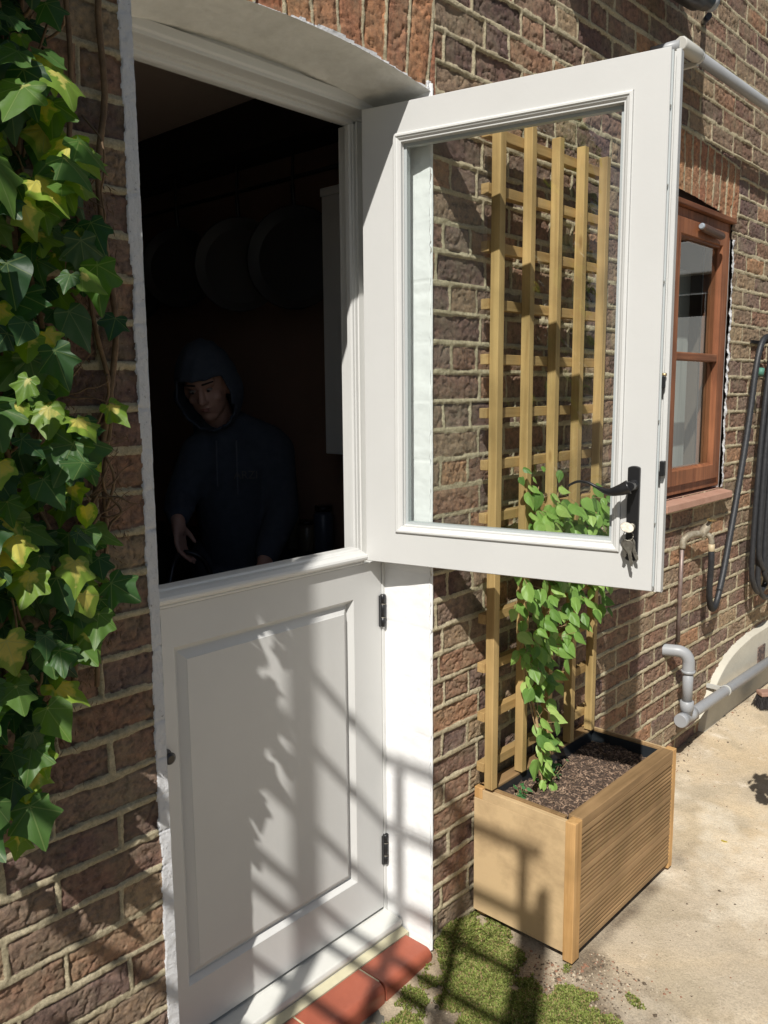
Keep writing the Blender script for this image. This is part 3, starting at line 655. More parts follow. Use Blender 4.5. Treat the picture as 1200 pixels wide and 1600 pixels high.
boxo('back_rail', (.0305, Wp - .0305, Dp - .052, Dp - .0165, PZ1 - .03, PZ1 + .0012), PLX, pb, bevel=.002)
boxo('side_rail', (.0165, .030, .0425, Dp - .0525, PZ1 - .03, PZ1), PLX, pb, bevel=.001)
boxo('side_rail', (Wp - .0305, Wp - .0165, .0425, Dp - .0525, PZ1 - .03, PZ1), PLX, pb, bevel=.001)
bm = bmesh.new()
for v0, v1 in (((.0305, .0425), (.0305, Dp - .0525)), ((.0305, Dp - .0525), (Wp - .031, Dp - .0525)), ((Wp - .031, Dp - .0525), (Wp - .031, .0425)), ((Wp - .031, .0425), (.0305, .0425))):
    q = [bm.verts.new((v0[0], v0[1], .25)), bm.verts.new((v1[0], v1[1], .25)), bm.verts.new((v1[0], v1[1], PZ1 - .006)), bm.verts.new((v0[0], v0[1], PZ1 - .006))]
    bm.faces.new(q)
mobj('liner', bm, LINER, pb)
def soilf(Xa, Ya):
    h_ = .372 + .016 * fbm(Xa + 3, Ya, 6, 3, 501) + .010 * fbm(Xa, Ya, 40, 3, 503) + .005 * fbm(Xa, Ya, 120, 2, 505) + .025 * np.clip((.35 - Xa) / .3, 0, 1) * (Ya < .3)
    return np.stack([Xa, Ya, h_], -1)
SOIL = mat('potting_soil', (.045, .030, .022), .95, (.17, .11, .075), 150, 8, bump=.003, bscale=220, contrast=(.45, .75))
grid_mesh('soil', np.linspace(.03, Wp - .03, 230), np.linspace(.042, Dp - .052, 110), soilf, SOIL, pb)
# bark mulch bits
bm = bmesh.new()
for i in range(2600):
    x = rnd.uniform(.04, Wp - .04); y = rnd.uniform(.05, Dp - .06)
    h_ = float(soilf(np.array(x), np.array(y))[2]) + .001
    l = rnd.uniform(.0015, .0075); a_ = rnd.uniform(0, 6.3); ti = rnd.uniform(-.5, .5); wd = rnd.uniform(.0008, .0026)
    d = Vector((math.cos(a_), math.sin(a_), ti)) * l; s_ = Vector((-math.sin(a_), math.cos(a_), rnd.uniform(-.4, .4))) * wd; c_ = Vector((x, y, h_ + .001))
    bm.faces.new([bm.verts.new(c_ + q_) for q_ in (-d - s_, d - s_ * .6, d * .9 + s_, -d * .8 + s_)])
o = mobj('bark_mulch', bm, mat('mulch', (.10, .06, .04), .9, (.42, .29, .20), 60, 3, contrast=(.35, .7)), pb); o['kind'] = 'stuff'

# ------------------------------------------------------------ ground
def groundf(Xa, Ya):
    # gentle fall away from the wall and trowelled unevenness
    h_ = -.006 + .010 * fbm(Xa, Ya, .9, 3, 601) + .0035 * fbm(Xa, Ya, 7, 4, 603) + .0012 * fbm(Xa, Ya, 50, 3, 605)
    h_ = h_ + .055 * np.clip((Xa - 2.7) / 1.2, 0, 1) * np.clip((Ya + .7) / .7, 0, 1)
    h_ = h_ - .040 * np.clip((1.95 - Xa) / .5, 0, 1) * np.clip((Ya + .35) / .2, 0, 1)
    cr_ = np.abs(Ya + .62 - .35 * (Xa - 2.6) + .05 * fbm(Xa, Ya, 5, 4, 611)); cl = (Xa > 2.75)
    c2 = np.abs((Xa - 3.72) * .5 + (Ya + .30) + .04 * fbm(Xa, Ya, 6, 4, 613)); 
    h_ = h_ - .004 * np.exp(-(c2 / .003) ** 2) * (Xa > 3.2) * (Xa < 4.4)
    return np.stack([Xa, Ya, h_], -1)
def ground_mat():
    m = mat('patio_concrete', (.36, .295, .20), .9)
    t = m.node_tree; n = t.nodes; L = t.links; b = n['Principled BSDF']; geo = n.new('ShaderNodeTexCoord').outputs['Object']
    def noise(sc, det=7, ro=.62, dist=0):
        q = n.new('ShaderNodeTexNoise'); q.inputs['Scale'].default_value = sc; q.inputs['Detail'].default_value = det; q.inputs['Roughness'].default_value = ro; q.inputs['Distortion'].default_value = dist
        L.new(geo, q.inputs[0]); return q.outputs[0]
    def ramp(src, stops):
        c = n.new('ShaderNodeValToRGB'); el = c.color_ramp.elements
        while len(el) < len(stops): el.new(.5)
        for q, (p, col) in zip(el, stops): q.position = p; q.color = (*col, 1)
        L.new(src, c.inputs[0]); return c.outputs[0]
    def mix(f, a, b_, mode='MIX'):
        q = n.new('ShaderNodeMix'); q.data_type = 'RGBA'; q.blend_type = mode
        if isinstance(f, float): q.inputs[0].default_value = f
        else: L.new(f, q.inputs[0])
        for s_, v_ in ((6, a), (7, b_)):
            if isinstance(v_, tuple): q.inputs[s_].default_value = (*v_, 1)
            else: L.new(v_, q.inputs[s_])
        return q.outputs[2]
    base = ramp(noise(2.2, 8, .65, .4), [(.3, (.50, .39, .25)), (.5, (.59, .465, .305)), (.7, (.67, .55, .38))])
    grey = ramp(noise(1.3, 6, .6, .8), [(.45, (0, 0, 0)), (.62, (.75, .75, .75))]); base = mix(grey, base, (.49, .42, .32))
    dk = ramp(noise(11, 8, .75), [(.56, (0, 0, 0)), (.70, (.55, .55, .55))]); base = mix(dk, base, (.32, .26, .18))
    bl = ramp(noise(2.6, 5, .6, 1.2), [(.50, (0, 0, 0)), (.60, (.55, .55, .55))]); base = mix(bl, base, (.40, .33, .225))
    wh = ramp(noise(6, 9, .8, .6), [(.57, (0, 0, 0)), (.66, (.75, .75, .75))]); base = mix(wh, base, (.72, .63, .50))
    def at(nm):
        a = n.new('ShaderNodeAttribute'); a.attribute_name = nm; return a.outputs['Fac']
    def prod(a, b_):
        q = n.new('ShaderNodeMath'); q.operation = 'MULTIPLY'; L.new(a, q.inputs[0]); L.new(b_, q.inputs[1]); return q.outputs[0]
    base = mix(prod(at('stain'), noise(30, 5, .7)), base, (.22, .175, .11))
    base = mix(prod(at('worn'), noise(60, 6, .8)), base, (.80, .72, .58))
    base = mix(at('dirt'), base, ramp(noise(90, 6, .8), [(.3, (.07, .05, .032)), (.55, (.17, .125, .08)), (.7, (.33, .25, .165))]))
    gr = ramp(noise(180, 4, .8), [(.34, (.55, .55, .55)), (.5, (1, 1, 1)), (.7, (1.12, 1.12, 1.12))]); base = mix(.7, base, gr, 'MULTIPLY')
    L.new(base, b.inputs['Base Color'])
    bp = n.new('ShaderNodeBump'); bp.inputs['Distance'].default_value = .004; L.new(noise(70, 8, .7), bp.inputs['Height']); L.new(bp.outputs[0], b.inputs['Normal'])
    return m
gx = np.concatenate([seg(.45, .6, .05), seg(.6, 4.9, .012), seg(4.9, 12, .25)]); gy = np.concatenate([seg(-2.6, -1.8, .1), seg(-1.8, .05, .012)])  # patio kept short so less sunlight bounces onto the door
CONC = ground_mat()
GX, GY = np.meshgrid(gx, gy, indexing='ij')
def nd(cx_, cy_, rx, ry): return np.hypot((GX - cx_) / rx, (GY - cy_) / ry)
dd = np.minimum.reduce([nd(1.80, -.08, .22, .14), nd(1.68, -.22, .28, .28), nd(1.55, -.38, .30, .22), nd(1.75, -.45, .20, .25), nd(1.36, -.13, .30, .12), nd(2.2, PY0 - .0, .38, .035), nd(1.93, -.36, .10, .08)])
dirt = np.clip(1.25 - dd + .9 * fbm(GX, GY, 9, 4, 901), 0, 1) * .85
wallb = np.clip(1 - (-GY) / .045 + .8 * fbm(GX, GY, 12, 3, 905), 0, 1) * (GX > 1.7)
stain = np.clip((fbm(GX, GY, 2.3, 4, 911) + .5 * fbm(GX, GY, 9, 3, 915) - .10) * 3.2, 0, 1) * .55
worn = np.clip((fbm(GX, GY, 3.1, 5, 921, .65) - .16) * 4, 0, 1)
dirt = np.clip(np.maximum(dirt, wallb * .7), 0, 1)
g = grid_mesh('patio_ground', gx, gy, groundf, CONC, attrs=dict(dirt=('FLOAT', dirt), stain=('FLOAT', stain), worn=('FLOAT', worn))); setp(g, 'sunlit beige concrete patio beside the house', 'patio', kind='structure')
bm = bmesh.new(); vv = [bm.verts.new(p) for p in ((-300, -300, -.05), (300, -300, -.05), (300, 300, -.05), (-300, 300, -.05))]; bm.faces.new(vv)
g2 = mobj('ground', bm, mat('far_ground', (.085, .085, .07), .95, (.12, .11, .09), 2)); setp(g2, 'unseen ground beyond the patio, greyed to keep its bounce light neutral', 'ground', kind='structure')  # unseen ground, dull grey chosen to cut coloured bounce light on the door

# moss and short grass round the doorstep
def gz(x, y): return float(groundf(np.array(float(x)), np.array(float(y)))[2])
bm = bmesh.new(); MV = []; MF = []; MA = []
npr = np.random.RandomState(3)
def inmoss(x, y):
    # ragged patches seen round the doorstep, in front of the tiles and beside the planter
    d1 = math.hypot((x - 1.83) / .13, (y + .05) / .08)
    d2 = math.hypot((x - 1.72) / .16, (y + .15) / .17)
    d3 = math.hypot((x - 1.60) / .15, (y + .33) / .13)
    d4 = math.hypot((x - 1.80) / .07, (y + .42) / .10)
    d5 = math.hypot((x - 1.36) / .16, (y + .13) / .07)
    d6 = math.hypot((x - 1.72) / .14, (y + .36) / .22)
    return min(d1, d2, d3, d4 + .1, d5 + .25, d6)
cnt = 0
for i in range(90000):
    x = rnd.uniform(1.15, 2.0); y = rnd.uniform(-.75, .0)
    if x < 1.70 and y > -.023: continue
    if x > 1.885 and y < -.0: 
        if x > 1.93: continue
    d = inmoss(x, y) + .95 * float(fbm(np.array(x), np.array(y), 14, 3, 701)) 
    if d > 1.0 or rnd.random() < (d - .6) * 1.5: continue
    h0 = gz(x, y) + .010 * max(0, 1 - d); hh = rnd.uniform(.003, .009) * (1.3 - .5 * min(1, max(0, d)))
    if x > 1.70 and y > -.10: hh *= 1.7; h0 += .035 * max(0, 1 - math.hypot((x - 1.80) / .10, (y + .01) / .08))
    for q in range(3):
        a_ = rnd.uniform(0, 6.28); l = hh * rnd.uniform(.5, 1.1); wd = rnd.uniform(.0012, .0028)
        tip = Vector((x + math.cos(a_) * l, y + math.sin(a_) * l, h0 + hh)); s_ = Vector((-math.sin(a_), math.cos(a_), 0)) * wd; b0 = Vector((x, y, h0 - .002))
        mid = (b0 + tip) / 2 + Vector((0, 0, hh * .35))
        k0 = len(MV); MV += [tuple(b0), tuple(mid - s_), tuple(tip), tuple(mid + s_)]; MF.append((k0, k0 + 1, k0 + 2, k0 + 3))
        cv = rnd.random(); MA += [cv] * 4
    cnt += 1
    if cnt > 24000: break
def leafy(name, stops, attr='cv', transl=.35, rough=.5, sheen=.35):
    m = bpy.data.materials.new(name); m.use_nodes = True; t = m.node_tree; n = t.nodes; L = t.links; b = n['Principled BSDF']
    at = n.new('ShaderNodeAttribute'); at.attribute_name = attr; cr = n.new('ShaderNodeValToRGB'); el = cr.color_ramp.elements
    while len(el) < len(stops): el.new(.5)
    for q, (p, c) in zip(el, stops): q.position = p; q.color = (*c, 1)
    L.new(at.outputs['Fac'], cr.inputs[0]); L.new(cr.outputs[0], b.inputs['Base Color']); b.inputs['Roughness'].default_value = rough; b.inputs['Specular IOR Level'].default_value = sheen
    tr = n.new('ShaderNodeBsdfTranslucent'); hs = n.new('ShaderNodeHueSaturation'); hs.inputs['Saturation'].default_value = 1.15; hs.inputs['Value'].default_value = 1.6
    L.new(cr.outputs[0], hs.inputs['Color']); L.new(hs.outputs[0], tr.inputs[0])
    mx = n.new('ShaderNodeMixShader'); mx.inputs[0].default_value = transl; L.new(b.outputs[0], mx.inputs[1]); L.new(tr.outputs[0], mx.inputs[2])
    L.new(mx.outputs[0], n['Material Output'].inputs[0]); return m
MOSS = leafy('moss', [(0, (.08, .09, .025)), (.30, (.17, .21, .05)), (.62, (.27, .32, .085)), (.78, (.36, .40, .14)), (.9, (.30, .20, .10)), (1, (.40, .30, .17))], transl=.25, rough=.8, sheen=.1)
mo = npmesh('moss', MV, MF, MOSS, None, False, dict(cv=('FLOAT', MA))); setp(mo, 'bright green moss and fine grass on the bare concrete around the doorstep', 'moss', kind='stuff')
# grit and soil crumbs
bm = bmesh.new()
def crumb(bm, x, y, r_, mi=0):
    z = gz(x, y); vs = []
    for p in ((1, 0, 0), (-1, 0, 0), (0, 1, 0), (0, -1, 0), (0, 0, 1), (0, 0, -.5)):
        vs.append(bm.verts.new((x + p[0] * r_ * rnd.uniform(.6, 1.3), y + p[1] * r_ * rnd.uniform(.6, 1.3), z + p[2] * r_ * rnd.uniform(.5, 1))))
    for f_ in ((0, 2, 4), (2, 1, 4), (1, 3, 4), (3, 0, 4), (2, 0, 5), (1, 2, 5), (3, 1, 5), (0, 3, 5)): bm.faces.new([vs[i] for i in f_]).material_index = mi
for i in range(3600):
    t_ = rnd.random()
    if t_ < .35: x, y = rnd.uniform(1.75, 2.0), rnd.gauss(-.36, .10)
    elif t_ < .55: x, y = rnd.gauss(1.55, .2), rnd.gauss(-.3, .15)
    elif t_ < .7: x, y = rnd.uniform(1.72, 1.92), rnd.uniform(-.2, 0)
    elif t_ < .85: x, y = rnd.uniform(2.55, 4.4), -abs(rnd.gauss(0, .05)) - .005
    else: x, y = rnd.uniform(1.6, 4.3), rnd.uniform(-1.2, -.05)
    if (x < 1.70 and y > -.055) or (PX0 - .01 < x < PX1 + .01 and y > PY0 - .01): continue
    crumb(bm, x, y, rnd.uniform(.0008, .0042) * (1 if rnd.random() < .9 else 1.8), rnd.choice((0, 0, 1, 2)))
gt = mobj('grit', bm, [mat('grit_dark', (.10, .075, .05), .9), mat('grit_pale', (.45, .38, .28), .9), mat('grit_brick', (.25, .13, .08), .9)])
setp(gt, 'loose grit and soil crumbs scattered over the patio', 'grit', kind='stuff')

# ------------------------------------------------------------ leaves
def leaf_mesh(outline, rings=(0, .38, .72, 1), fold=.25, curl=.2, wave=.06, r_=None):
    """fan leaf in local xy, base at origin, tip along -y; returns verts, tris/quads, uv-ish (u=|x| share, r=radial)"""
    r_ = r_ or rnd; o_ = outline; m_ = len(o_); outline = []
    for i in range(m_):       # round the lobes
        a, b, c, d = o_[i - 1], o_[i], o_[(i + 1) % m_], o_[(i + 2) % m_]
        for t in (0, .5): outline.append(tuple(.5 * ((2 * b[k]) + (-a[k] + c[k]) * t + (2 * a[k] - 5 * b[k] + 4 * c[k] - d[k]) * t * t + (-a[k] + 3 * b[k] - 3 * c[k] + d[k]) * t ** 3) for k in (0, 1)))
    n_ = len(outline)
    V_ = [(0, 0, 0)]; A_ = [0.0]; ph = r_.uniform(0, 6.3)
    for q in rings[1:]:
        for i, (x, y) in enumerate(outline):
            xx, yy = x * q, y * q
            z = -fold * abs(xx) - curl * (yy * yy + .5 * xx * xx) + wave * q * q * math.sin(i * 1.05 + ph)
            V_.append((xx, yy, z)); A_.append(q)
    F_ = []
    for i in range(n_): F_.append((0, 1 + i, 1 + (i + 1) % n_))
    for q in range(len(rings) - 2):
        for i in range(n_):
            a_ = 1 + q * n_ + i; b_ = 1 + q * n_ + (i + 1) % n_; F_ += [(a_, a_ + n_, b_ + n_), (a_, b_ + n_, b_)]
    return V_, F_, A_
def ivy_outline(r_):
    # five lobes; leaf width about 1, base at origin with heart-shaped notch
    lob = [(.05, .08), (.15, .20), (.30, .20), (.44, .10), (.42, -.02), (.40, -.12), (.50, -.24), (.60, -.38), (.50, -.45), (.36, -.50), (.26, -.62), (.13, -.82), (.0, -1.02)]
    s1 = r_.uniform(.85, 1.1); s2 = r_.uniform(.85, 1.15)
    rt = [(x * s1 * r_.uniform(.93, 1.07), y * s2 * r_.uniform(.95, 1.05)) for x, y in lob]
    lt = [(-x * s1 * r_.uniform(.93, 1.07), y * s2 * r_.uniform(.95, 1.05)) for x, y in lob[:-1]]
    return rt + lt[::-1]
def ivy_young(r_):
    lob = [(.05, .06), (.18, .16), (.36, .10), (.44, -.08), (.48, -.26), (.38, -.44), (.24, -.62), (.12, -.80), (0, -.96)]
    rt = [(x * r_.uniform(.93, 1.07), y * r_.uniform(.95, 1.05)) for x, y in lob]; return rt + [(-x * r_.uniform(.93, 1.07), y) for x, y in lob[:-1]][::-1]
def ovate(r_):
    lob = [(.04, .0), (.20, -.06), (.31, -.22), (.33, -.40), (.27, -.58), (.17, -.76), (.07, -.91), (0, -1.03)]
    return lob + [(-x, y) for x, y in lob[:-1]][::-1]
class Bag:
    def __init__(s): s.V = []; s.F = []; s.A = []; s.K = []; s.P = []
    def add(s, V_, F_, A_, M, kind):
        k0 = len(s.V)
        for p, a_ in zip(V_, A_):
            s.V.append(tuple(M @ Vector(p))); s.A.append(a_); s.K.append(kind); s.P.append(p)
        s.F += [tuple(k0 + i for i in f) for f in F_]
def orient(pos, nrm, tipdir, size, roll=0):
    z = Vector(nrm).normalized(); y = -Vector(tipdir); y = (y - z * y.dot(z)).normalized(); x = y.cross(z)
    M = Matrix((x, y, z)).transposed().to_4x4(); return Matrix.Translation(pos) @ M @ Matrix.Rotation(roll, 4, 'Z') @ Matrix.Scale(size, 4)
def bag_obj(name, bag, m, parent):
    V_ = np.array(bag.V); F_ = np.array(bag.F)
    me = npmesh(name, V_, F_, m, parent, True, dict(rad=('FLOAT', bag.A), kin=('FLOAT', bag.K), lp=('FLOAT_VECTOR', bag.P)))
    me.data.validate(); return me
def ivy_material():
    m = bpy.data.materials.new('variegated_ivy'); m.use_nodes = True; t = m.node_tree; n = t.nodes; L = t.links; b = n['Principled BSDF']
    def at(nm, o='Fac'):
        a = n.new('ShaderNodeAttribute'); a.attribute_name = nm; return a.outputs[o]
    def math_(op, a, b_=None, c=None):
        q = n.new('ShaderNodeMath'); q.operation = op
        for i, v_ in enumerate((a, b_, c)):
            if v_ is None: continue
            if isinstance(v_, (int, float)): q.inputs[i].default_value = v_
            else: L.new(v_, q.inputs[i])
        return q.outputs[0]
    def ramp(src, stops):
        c = n.new('ShaderNodeValToRGB'); el = c.color_ramp.elements
        while len(el) < len(stops): el.new(.5)
        for q, (p, col) in zip(el, stops): q.position = p; q.color = (*col, 1)
        L.new(src, c.inputs[0]); return c.outputs[0]
    def mix(f, a, b_):
        q = n.new('ShaderNodeMix'); q.data_type = 'RGBA'; L.new(f, q.inputs[0])
        for s_, v_ in ((6, a), (7, b_)):
            if isinstance(v_, tuple): q.inputs[s_].default_value = (*v_, 1)
            else: L.new(v_, q.inputs[s_])
        return q.outputs[2]
    rad, kin = at('rad'), at('kin'); tc = n.new('ShaderNodeTexCoord').outputs['Object']
    no = n.new('ShaderNodeTexNoise'); no.inputs['Scale'].default_value = 48; no.inputs['Detail'].default_value = 7; no.inputs['Distortion'].default_value = .6; L.new(tc, no.inputs[0])
    # yellow centre spreading along the veins; amount depends on the leaf
    v_ = math_('ADD', math_('MULTIPLY', rad, 1.0), math_('MULTIPLY_ADD', no.outputs[0], 1.3, -.65))
    thr = math_('MULTIPLY_ADD', kin, 1.45, -.50)
    yel = ramp(math_('SUBTRACT', thr, v_), [(.0, (0, 0, 0)), (.05, (.45, .45, .45)), (.22, (1, 1, 1))])
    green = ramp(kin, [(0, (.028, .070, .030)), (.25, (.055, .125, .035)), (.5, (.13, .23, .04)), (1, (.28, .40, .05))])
    yc = ramp(kin, [(0, (.50, .48, .20)), (.6, (.62, .56, .16)), (1, (.60, .54, .10))])
    col = mix(yel, green, yc)
    sx = n.new('ShaderNodeSeparateXYZ'); L.new(at('lp', 'Vector'), sx.inputs[0])
    ax = math_('ABSOLUTE', sx.outputs[0])
    # veins: midrib and two side pairs
    def vein(slope, w_):
        d = math_('ABSOLUTE', math_('ADD', math_('MULTIPLY', ax, slope), sx.outputs[1])); return math_('LESS_THAN', d, w_)
    mid = math_('LESS_THAN', ax, .012); vs = math_('MAXIMUM', mid, math_('MAXIMUM', vein(.72, .013), vein(-.2, .013)))
    col = mix(math_('MULTIPLY', vs, .28), col, (.34, .42, .16))
    L.new(col, b.inputs['Base Color']); b.inputs['Roughness'].default_value = .46; b.inputs['Specular IOR Level'].default_value = .4
    bp = n.new('ShaderNodeBump'); bp.inputs['Distance'].default_value = .0012; L.new(math_('ADD', no.outputs[0], math_('MULTIPLY', vs, -.6)), bp.inputs['Height']); L.new(bp.outputs[0], b.inputs['Normal'])
    tr = n.new('ShaderNodeBsdfTranslucent'); hs = n.new('ShaderNodeHueSaturation'); hs.inputs['Saturation'].default_value = 1.25; hs.inputs['Value'].default_value = 1.8; L.new(col, hs.inputs['Color']); L.new(hs.outputs[0], tr.inputs[0])
    mx = n.new('ShaderNodeMixShader'); mx.inputs[0].default_value = .38; L.new(b.outputs[0], mx.inputs[1]); L.new(tr.outputs[0], mx.inputs[2]); L.new(mx.outputs[0], n['Material Output'].inputs[0])
    return m
IVY = ivy_material()
ivy = thing('climbing_ivy', 'variegated green and yellow ivy climbing the brick wall left of the doorway', 'ivy', (0, 0, 0))
ri_ = random.Random(21)
ivy_bag = Bag()
# right-hand boundary of the plant on the wall: height -> x
bz = [(.80, .60), (.90, .62), (1.0, .66), (1.08, .70), (1.20, .765), (1.38, .775), (1.50, .755), (1.62, .715), (1.72, .76), (1.82, .80), (1.95, .77), (2.05, .735), (2.2, .73), (2.4, .70), (3.0, .74)]
def bnd(z):
    for (z0, x0), (z1, x1) in zip(bz[:-1], bz[1:]):
        if z0 <= z <= z1: return x0 + (x1 - x0) * (z - z0) / (z1 - z0)
    return .60
def put_leaf(bag, x, y, z, size, dark, r_, spread=.72):
    nrm = Vector((-.50 + r_.uniform(-spread, spread), -.9 + r_.uniform(-.2, .2), .60 + r_.uniform(-spread, spread)))
    tip = Vector((r_.uniform(-.55, .55), r_.uniform(-.35, .1), -1))
    oul = ivy_outline(r_) if r_.random() < .8 else ivy_young(r_)
    V_, F_, A_ = leaf_mesh(oul, fold=r_.uniform(-.08, .35), curl=r_.uniform(-.05, .30), wave=r_.uniform(.01, .05), r_=r_)
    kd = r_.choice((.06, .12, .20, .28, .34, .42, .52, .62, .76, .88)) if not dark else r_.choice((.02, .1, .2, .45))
    bag.add(V_, F_, A_, orient((x, y, z), nrm, tip, size, r_.uniform(-.3, .3)), min(1, kd + r_.uniform(-.05, .05)))
for i in range(560):      # in view
    z = ri_.uniform(.88, 2.62); xb = bnd(z); t_ = ri_.random()
    x = xb - .045 - (xb - .38) * t_ ** 1.15; y = -.022 - ri_.random() ** 1.1 * (.17 if z > 1.45 else .11) * min(1, (xb - x) / .12 + .12)
    if z < 1.02 and ri_.random() < .5: continue
    put_leaf(ivy_bag, x, y, z, ri_.uniform(.034, .076) * (1.05 if y < -.08 else .95), y > -.055, ri_)
for (x, y, z, s_) in ((.560, -.10, .905, .085), (.575, -.09, 1.0, .06), (.60, -.10, 1.06, .07), (.70, -.10, 1.20, .062), (.735, -.085, 1.245, .06), (.74, -.075, 1.85, .055), (.765, -.06, 1.78, .05), (.79, -.05, 1.70, .05), (.77, -.05, 1.55, .05), (.62, -.13, 1.55, .058), (.60, -.14, 1.44, .06)):
    put_leaf(ivy_bag, x, y, z, s_, False, ri_, .3)
for i in range(1500):     # the rest of the plant to the left, out of the picture: it shades the wall
    z = ri_.uniform(.98, 2.75); x = ri_.uniform(-.75, .46)
    if z < 1.12 + .12 * ri_.random() + .30 * max(0, .30 - x): continue
    y = -.02 - ri_.random() ** .6 * (.20 if z > 1.45 else .14)
    put_leaf(ivy_bag, x, y, z, ri_.uniform(.06, .10), True, ri_, .7)
for i in range(330):     # small darker leaves close to the brick, deep in the plant
    z = ri_.uniform(1.0, 2.6); xb = bnd(z); x = xb - .05 - (xb - .40) * ri_.random()
    put_leaf(ivy_bag, x, -.012 - ri_.random() * .03, z, ri_.uniform(.028, .055), True, ri_, .6)
for (x, y, z, s_) in ((.57, -.09, .90, .07), (.545, -.08, .95, .05), (.59, -.08, .985, .05), (.555, -.07, .845, .045)):
    put_leaf(ivy_bag, x, y, z, s_, False, ri_, .3)
bag_obj('leaves', ivy_bag, IVY, ivy)
bm = bmesh.new()
for i in range(46):
    z = ri_.uniform(.9, 2.4); x = bnd(z) - ri_.uniform(.0, .22); p = [(x, -.008, z)]
    for k_ in range(5): x += ri_.uniform(-.03, .03); z += ri_.uniform(.02, .07); p.append((x, -.010 - ri_.random() * .05, z))
    tube(bm, smoothpath(p, 4), ri_.uniform(.0012, .0035), 5)
for i in range(9):
    x = ri_.uniform(.45, .74); p = []
    for k_ in range(12): p.append((x, -.012, 1.04 + k_ * .13 + .0)); x += ri_.uniform(-.03, .03)
    tube(bm, smoothpath(p, 4), ri_.uniform(.003, .006), 6)
# twiggy ends sticking out to the right
for (x, z) in ((.735, 1.93), (.79, 1.44), (.78, 1.40), (.745, 1.62), (.77, 1.52)):
    for j in range(3):
        p = [(x - .05, -.02, z - .05)]; d = Vector((ri_.uniform(.2, 1), -.3, ri_.uniform(-.3, 1))).normalized(); q = Vector(p[0])
        for k_ in range(4): q = q + d * .022 + Vector((ri_.uniform(-.006, .006), ri_.uniform(-.006, .004), ri_.uniform(-.006, .006))); p.append(tuple(q))
        tube(bm, smoothpath(p, 3), [.0018] * 8 + [.0008] * 5, 5)
# aerial roots: hairy mats on the brick
for i in range(1500):
    z = ri_.uniform(.85, 1.95); x = bnd(z) + ri_.gauss(.0, .035)
    if x > .83: continue
    a_ = ri_.uniform(0, 6.3); l = ri_.uniform(.006, .02); p0 = Vector((x, -.006, z)); d = Vector((math.cos(a_), -.25, math.sin(a_))) * l
    q = [bm.verts.new(p0), bm.verts.new(p0 + d * .5 + Vector((.0007, -.002, .0007))), bm.verts.new(p0 + d)]; bm.faces.new(q)
mobj('stems', bm, BARK, ivy)

# ------------------------------------------------------------ clematis on the trellis
CLEM = leafy('clematis_leaf', [(0, (.10, .20, .045)), (.4, (.19, .33, .07)), (.7, (.27, .43, .10)), (1, (.40, .54, .16))], attr='kin', transl=.32, rough=.45, sheen=.4)
cl = thing('climbing_plant', 'young green clematis with pointed leaves climbing the trellis from the planter', 'plant', (0, 0, 0))
rc = random.Random(5); cb = Bag()
root = Vector((2.085, -.135, .375)); bm = bmesh.new()
mains = [[(2.085, -.135, .365), (2.080, -.13, .42), (2.088, -.12, .50), (2.10, -.10, .58), (2.09, -.085, .68), (2.11, -.08, .80), (2.14, -.085, .92), (2.20, -.085, 1.04), (2.24, -.085, 1.14), (2.22, -.085, 1.26)],
         [(2.10, -.10, .58), (2.13, -.09, .70), (2.20, -.085, .80), (2.30, -.085, .90), (2.38, -.085, 1.0), (2.42, -.08, 1.12), (2.38, -.085, 1.22)],
         [(2.085, -.11, .55), (2.05, -.095, .70), (2.04, -.09, .84), (2.02, -.085, .98), (2.04, -.09, 1.12), (2.09, -.085, 1.20), (2.12, -.08, 1.29)],
         [(2.30, -.085, .90), (2.40, -.09, .98), (2.50, -.09, 1.03), (2.54, -.09, 1.08)]]
for i, p in enumerate(mains): 
    sp = smoothpath(p, 6); tube(bm, sp, [.0052 * (1 - k_ / len(sp)) + .0014 for k_ in range(len(sp))] if i == 0 else .0016, 6)
nodes = []
for p in mains:
    sp = smoothpath(p, 5); nodes += sp[4:]
def cleaf(c, size=None, kd=None):
    a_ = rc.uniform(-1.1, 1.1); nrm = Vector((-.35 + rc.uniform(-.6, .6), -.8 + rc.uniform(-.3, .3), .7 + rc.uniform(-.5, .5))); tip = Vector((math.sin(a_), -.45, -.65 - .3 * math.cos(a_)))
    V_, F_, A_ = leaf_mesh(ovate(rc), rings=(0, .5, 1), fold=rc.uniform(.05, .45), curl=rc.uniform(.05, .35), wave=.015, r_=rc)
    cb.add(V_, F_, A_, orient(c, nrm, tip, size or rc.uniform(.034, .062), rc.uniform(-.4, .4)), kd if kd is not None else rc.random())
for nd in nodes:
    dens = 1.3 if nd.z < .72 else (2.2 if nd.z < 1.02 else 2.6 if nd.z < 1.27 else .15)
    if nd.z < .55 and rc.random() < .35: continue
    k_ = int(dens) + (rc.random() < dens - int(dens))
    for j in range(k_):
        o_ = Vector((rc.gauss(0, .038), -abs(rc.gauss(.022, .022)), rc.gauss(0, .03))); c = nd + o_
        c.y = min(c.y, -.082)
        tube(bm, [nd, nd + o_ * .5 + Vector((0, 0, .006)), c], .0009, 4, caps=False)
        cleaf(c)
for i in range(90):       # dense mound between the second and the last upright, level with the bottom rail of the open door
    c = Vector((rc.uniform(2.02, 2.50), rc.uniform(-.16, -.085), rc.uniform(1.08, 1.245))); cleaf(c, rc.uniform(.045, .07))
for i in range(80):
    c = Vector((rc.uniform(2.0, 2.52), rc.uniform(-.13, -.083), rc.uniform(.80, 1.10))); c.z += .25 * max(0, abs(c.x - 2.2) - .15); cleaf(c, rc.uniform(.034, .055))
for i in range(26):       # base tuft
    c = root + Vector((rc.gauss(0, .022), rc.gauss(0, .018), rc.uniform(.02, .17))); cleaf(c, rc.uniform(.022, .04), rc.uniform(.5, 1))
